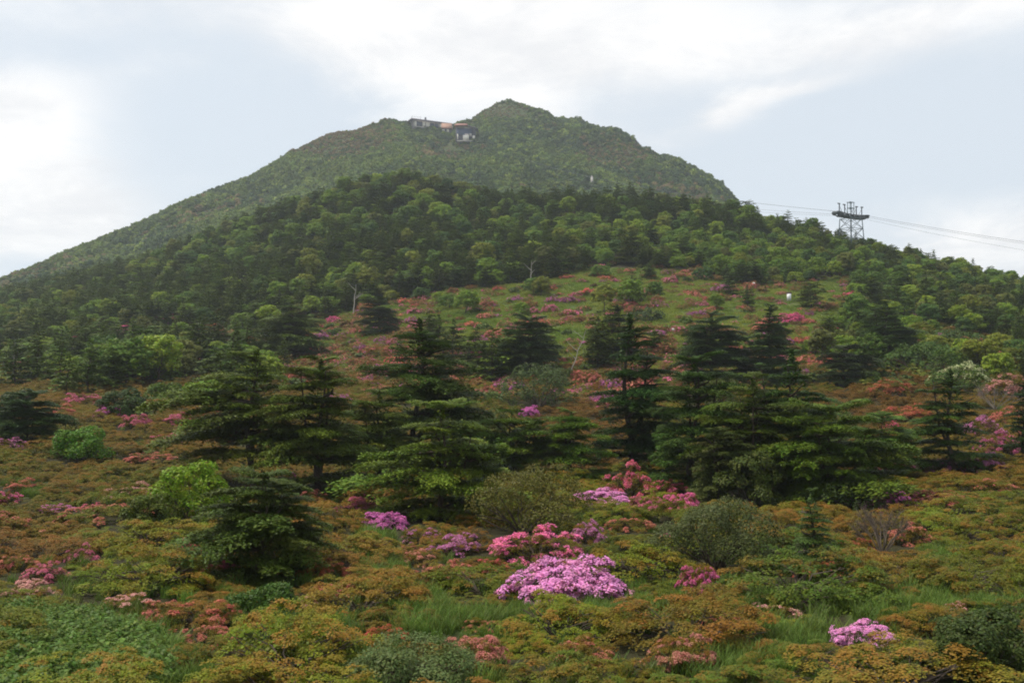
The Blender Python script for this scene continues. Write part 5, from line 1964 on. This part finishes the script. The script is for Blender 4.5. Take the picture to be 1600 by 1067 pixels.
def station():
    Y = at(728, 224, 700).y - 1.0
    k = Y / F
    a = pt(712, 221, Y)
    t = thing('ropeway_station', a, 0, 1, 'ropeway summit station with a red-brown roof, dark open bay and white cabin block', 'ropeway station')
    W, H = 31 * k, 24 * k
    solo('wall', t, [M_WALL_D], lambda p: (p.box((W / 2, 7.5, H * 0.5), (W, 9, H * 0.98)), p.box((W / 2, 3.0, 0.3), (W, 5, 1.0))))
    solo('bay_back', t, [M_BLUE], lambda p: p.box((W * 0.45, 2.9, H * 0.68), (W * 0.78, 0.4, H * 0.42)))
    def roof(p):
        e = H + 0.2
        V = [(-1, -1.6, e), (W * 0.62, -1.6, e), (W * 0.62, 12, e + 2.2), (-1.5, 12, e + 2.2), (-1, -1.6, e + 0.5), (W * 0.62, -1.6, e + 0.5), (W * 0.55, 6, e + 3.4), (0.5, 6, e + 3.4)]
        p.add(np.array(V, float), [(4, 5, 6, 7), (0, 4, 7, 3), (1, 2, 6, 5), (7, 6, 2, 3), (0, 1, 5, 4), (3, 2, 1, 0)])
    solo('roof', t, [M_ROOF_R], roof)
    def shed(p):
        e = H + 0.1
        V = [(W * 0.63, -1.6, e - 0.2), (W + 2.2, -1.6, e - 2.6), (W + 2.2, 12, e - 2.6), (W * 0.63, 12, e + 2.6)]
        p.add(np.array(V + [(x_, y_, z_ + 0.5) for x_, y_, z_ in V], float), [(3, 2, 1, 0), (4, 5, 6, 7), (0, 1, 5, 4), (1, 2, 6, 5), (2, 3, 7, 6), (3, 0, 4, 7)])
    solo('shed_roof', t, [M_ROOF_D], shed)
    for x0 in (0.03, 0.97):
        solo('pillar', t, [M_WALL_D], lambda p: p.box((W * x0, 0.3, H * 0.5), (0.9, 0.9, H * 0.96)))
    solo('cabin_block', t, [M_WALL_W], lambda p: p.box((W * 0.52, 0.6, H * 0.24), (W * 0.30, 3.5, H * 0.30)))
    solo('upper_block', t, [plain('pink_grey_wall', (0.5, 0.42, 0.40), 0.8, 0.6, 0.2)], lambda p: p.box((W * 0.55, 1.3, H * 0.455), (W * 0.2, 2.2, H * 0.11)))
    solo('upper_panel', t, [M_CONC], lambda p: p.box((W * 0.75, 1.0, H * 0.43), (W * 0.13, 1.0, H * 0.2)))
    solo('side_panel', t, [M_WALL_W], lambda p: p.box((W * 0.92, -0.4, H * 0.22), (W * 0.12, 0.5, H * 0.28)))
    solo('side_post', t, [M_WALL_W], lambda p: p.box((W * 0.1, -0.4, H * 0.3), (W * 0.05, 0.5, H * 0.34)))
    solo('deck', t, [M_CONC], lambda p: p.box((W * 0.55, -0.6, -0.3), (W * 0.95, 4.5, 0.6)))


lodge()
hut()
station()


# ------------------------------------------------------------------ small things on the slope
def white_post():
    p = at(1233, 472)
    k = p.y / F
    t = thing('white_post', p, 0, 1, 'white signpost box with a dark cap on the upper slope', 'post')
    w, h = 6.0 * k, 11 * k
    solo('board', t, [plain('white_paint', (0.85, 0.84, 0.82), 0.6)], lambda q: q.box((0, 0, h * 0.5 + 0.3), (w, 0.4, h)))
    solo('cap', t, [plain('cap_brown', (0.10, 0.06, 0.05), 0.7)], lambda q: q.box((0, 0, h + 0.3 + 1.2 * k), (w * 1.2, 0.5, 2.4 * k)))
    solo('stake', t, [M_BARK], lambda q: q.bar((0, 0.05, -0.3), (0, 0.05, 0.4), 0.07))


white_post()


def little_sign(u, v, label):
    p = at(u, v)
    t = thing('trail_sign', p, 0.2, 1, label, 'sign')
    k = p.y / F
    solo('board', t, [plain('pale_board', (0.7, 0.68, 0.62), 0.7)], lambda q: q.box((0, 0, 1.3), (3.6 * k, 0.08, 3.4 * k)))
    solo('stake', t, [M_BARK], lambda q: q.bar((0, 0.07, -0.3), (0, 0.07, 1.3), 0.05))


little_sign(1178, 452, 'tiny pale trail sign left of the white signpost box')
little_sign(1052, 527, 'tiny pale trail sign between two firs at the foot of the meadow')

# summit cairn pillar on the far slope
p_ = at(925, 292, 430)
t_ = thing('stone_pillar', p_, 0, 1, 'small pale stone pillar on the far mountainside above the wood', 'pillar')
solo('shaft', t_, [M_CONC], lambda q: q.box((0, 0, 2.6), (1.6, 1.6, 6.5)))
solo('cap_stone', t_, [M_CONC], lambda q: q.box((0, 0, 6.2), (1.1, 1.1, 0.8)))

# ------------------------------------------------------------------ haze
HAZE = True
if HAZE:
    p = Parts()
    lo_, hi_ = np.array([-4600.0, -420.0, -60.0]), np.array([4600.0, 3230.0, 290.0])
    p.box((lo_ + hi_) / 2, hi_ - lo_)
    hm = bpy.data.materials.new('haze')
    hm.use_nodes = True
    hm.node_tree.nodes.clear()
    vp = hm.node_tree.nodes.new('ShaderNodeVolumePrincipled')
    vp.inputs['Color'].default_value = (0.86, 0.92, 1.0, 1)
    vp.inputs['Density'].default_value = 0.00017
    vp.inputs['Anisotropy'].default_value = 0.2
    ho = hm.node_tree.nodes.new('ShaderNodeOutputMaterial')
    hm.node_tree.links.new(vp.outputs[0], ho.inputs['Volume'])
    hz = new('haze', p.mesh('haze', [hm]))
    hz['kind'] = 'stuff'
    hz['label'] = 'thin pale haze lying over the whole valley and mountain'
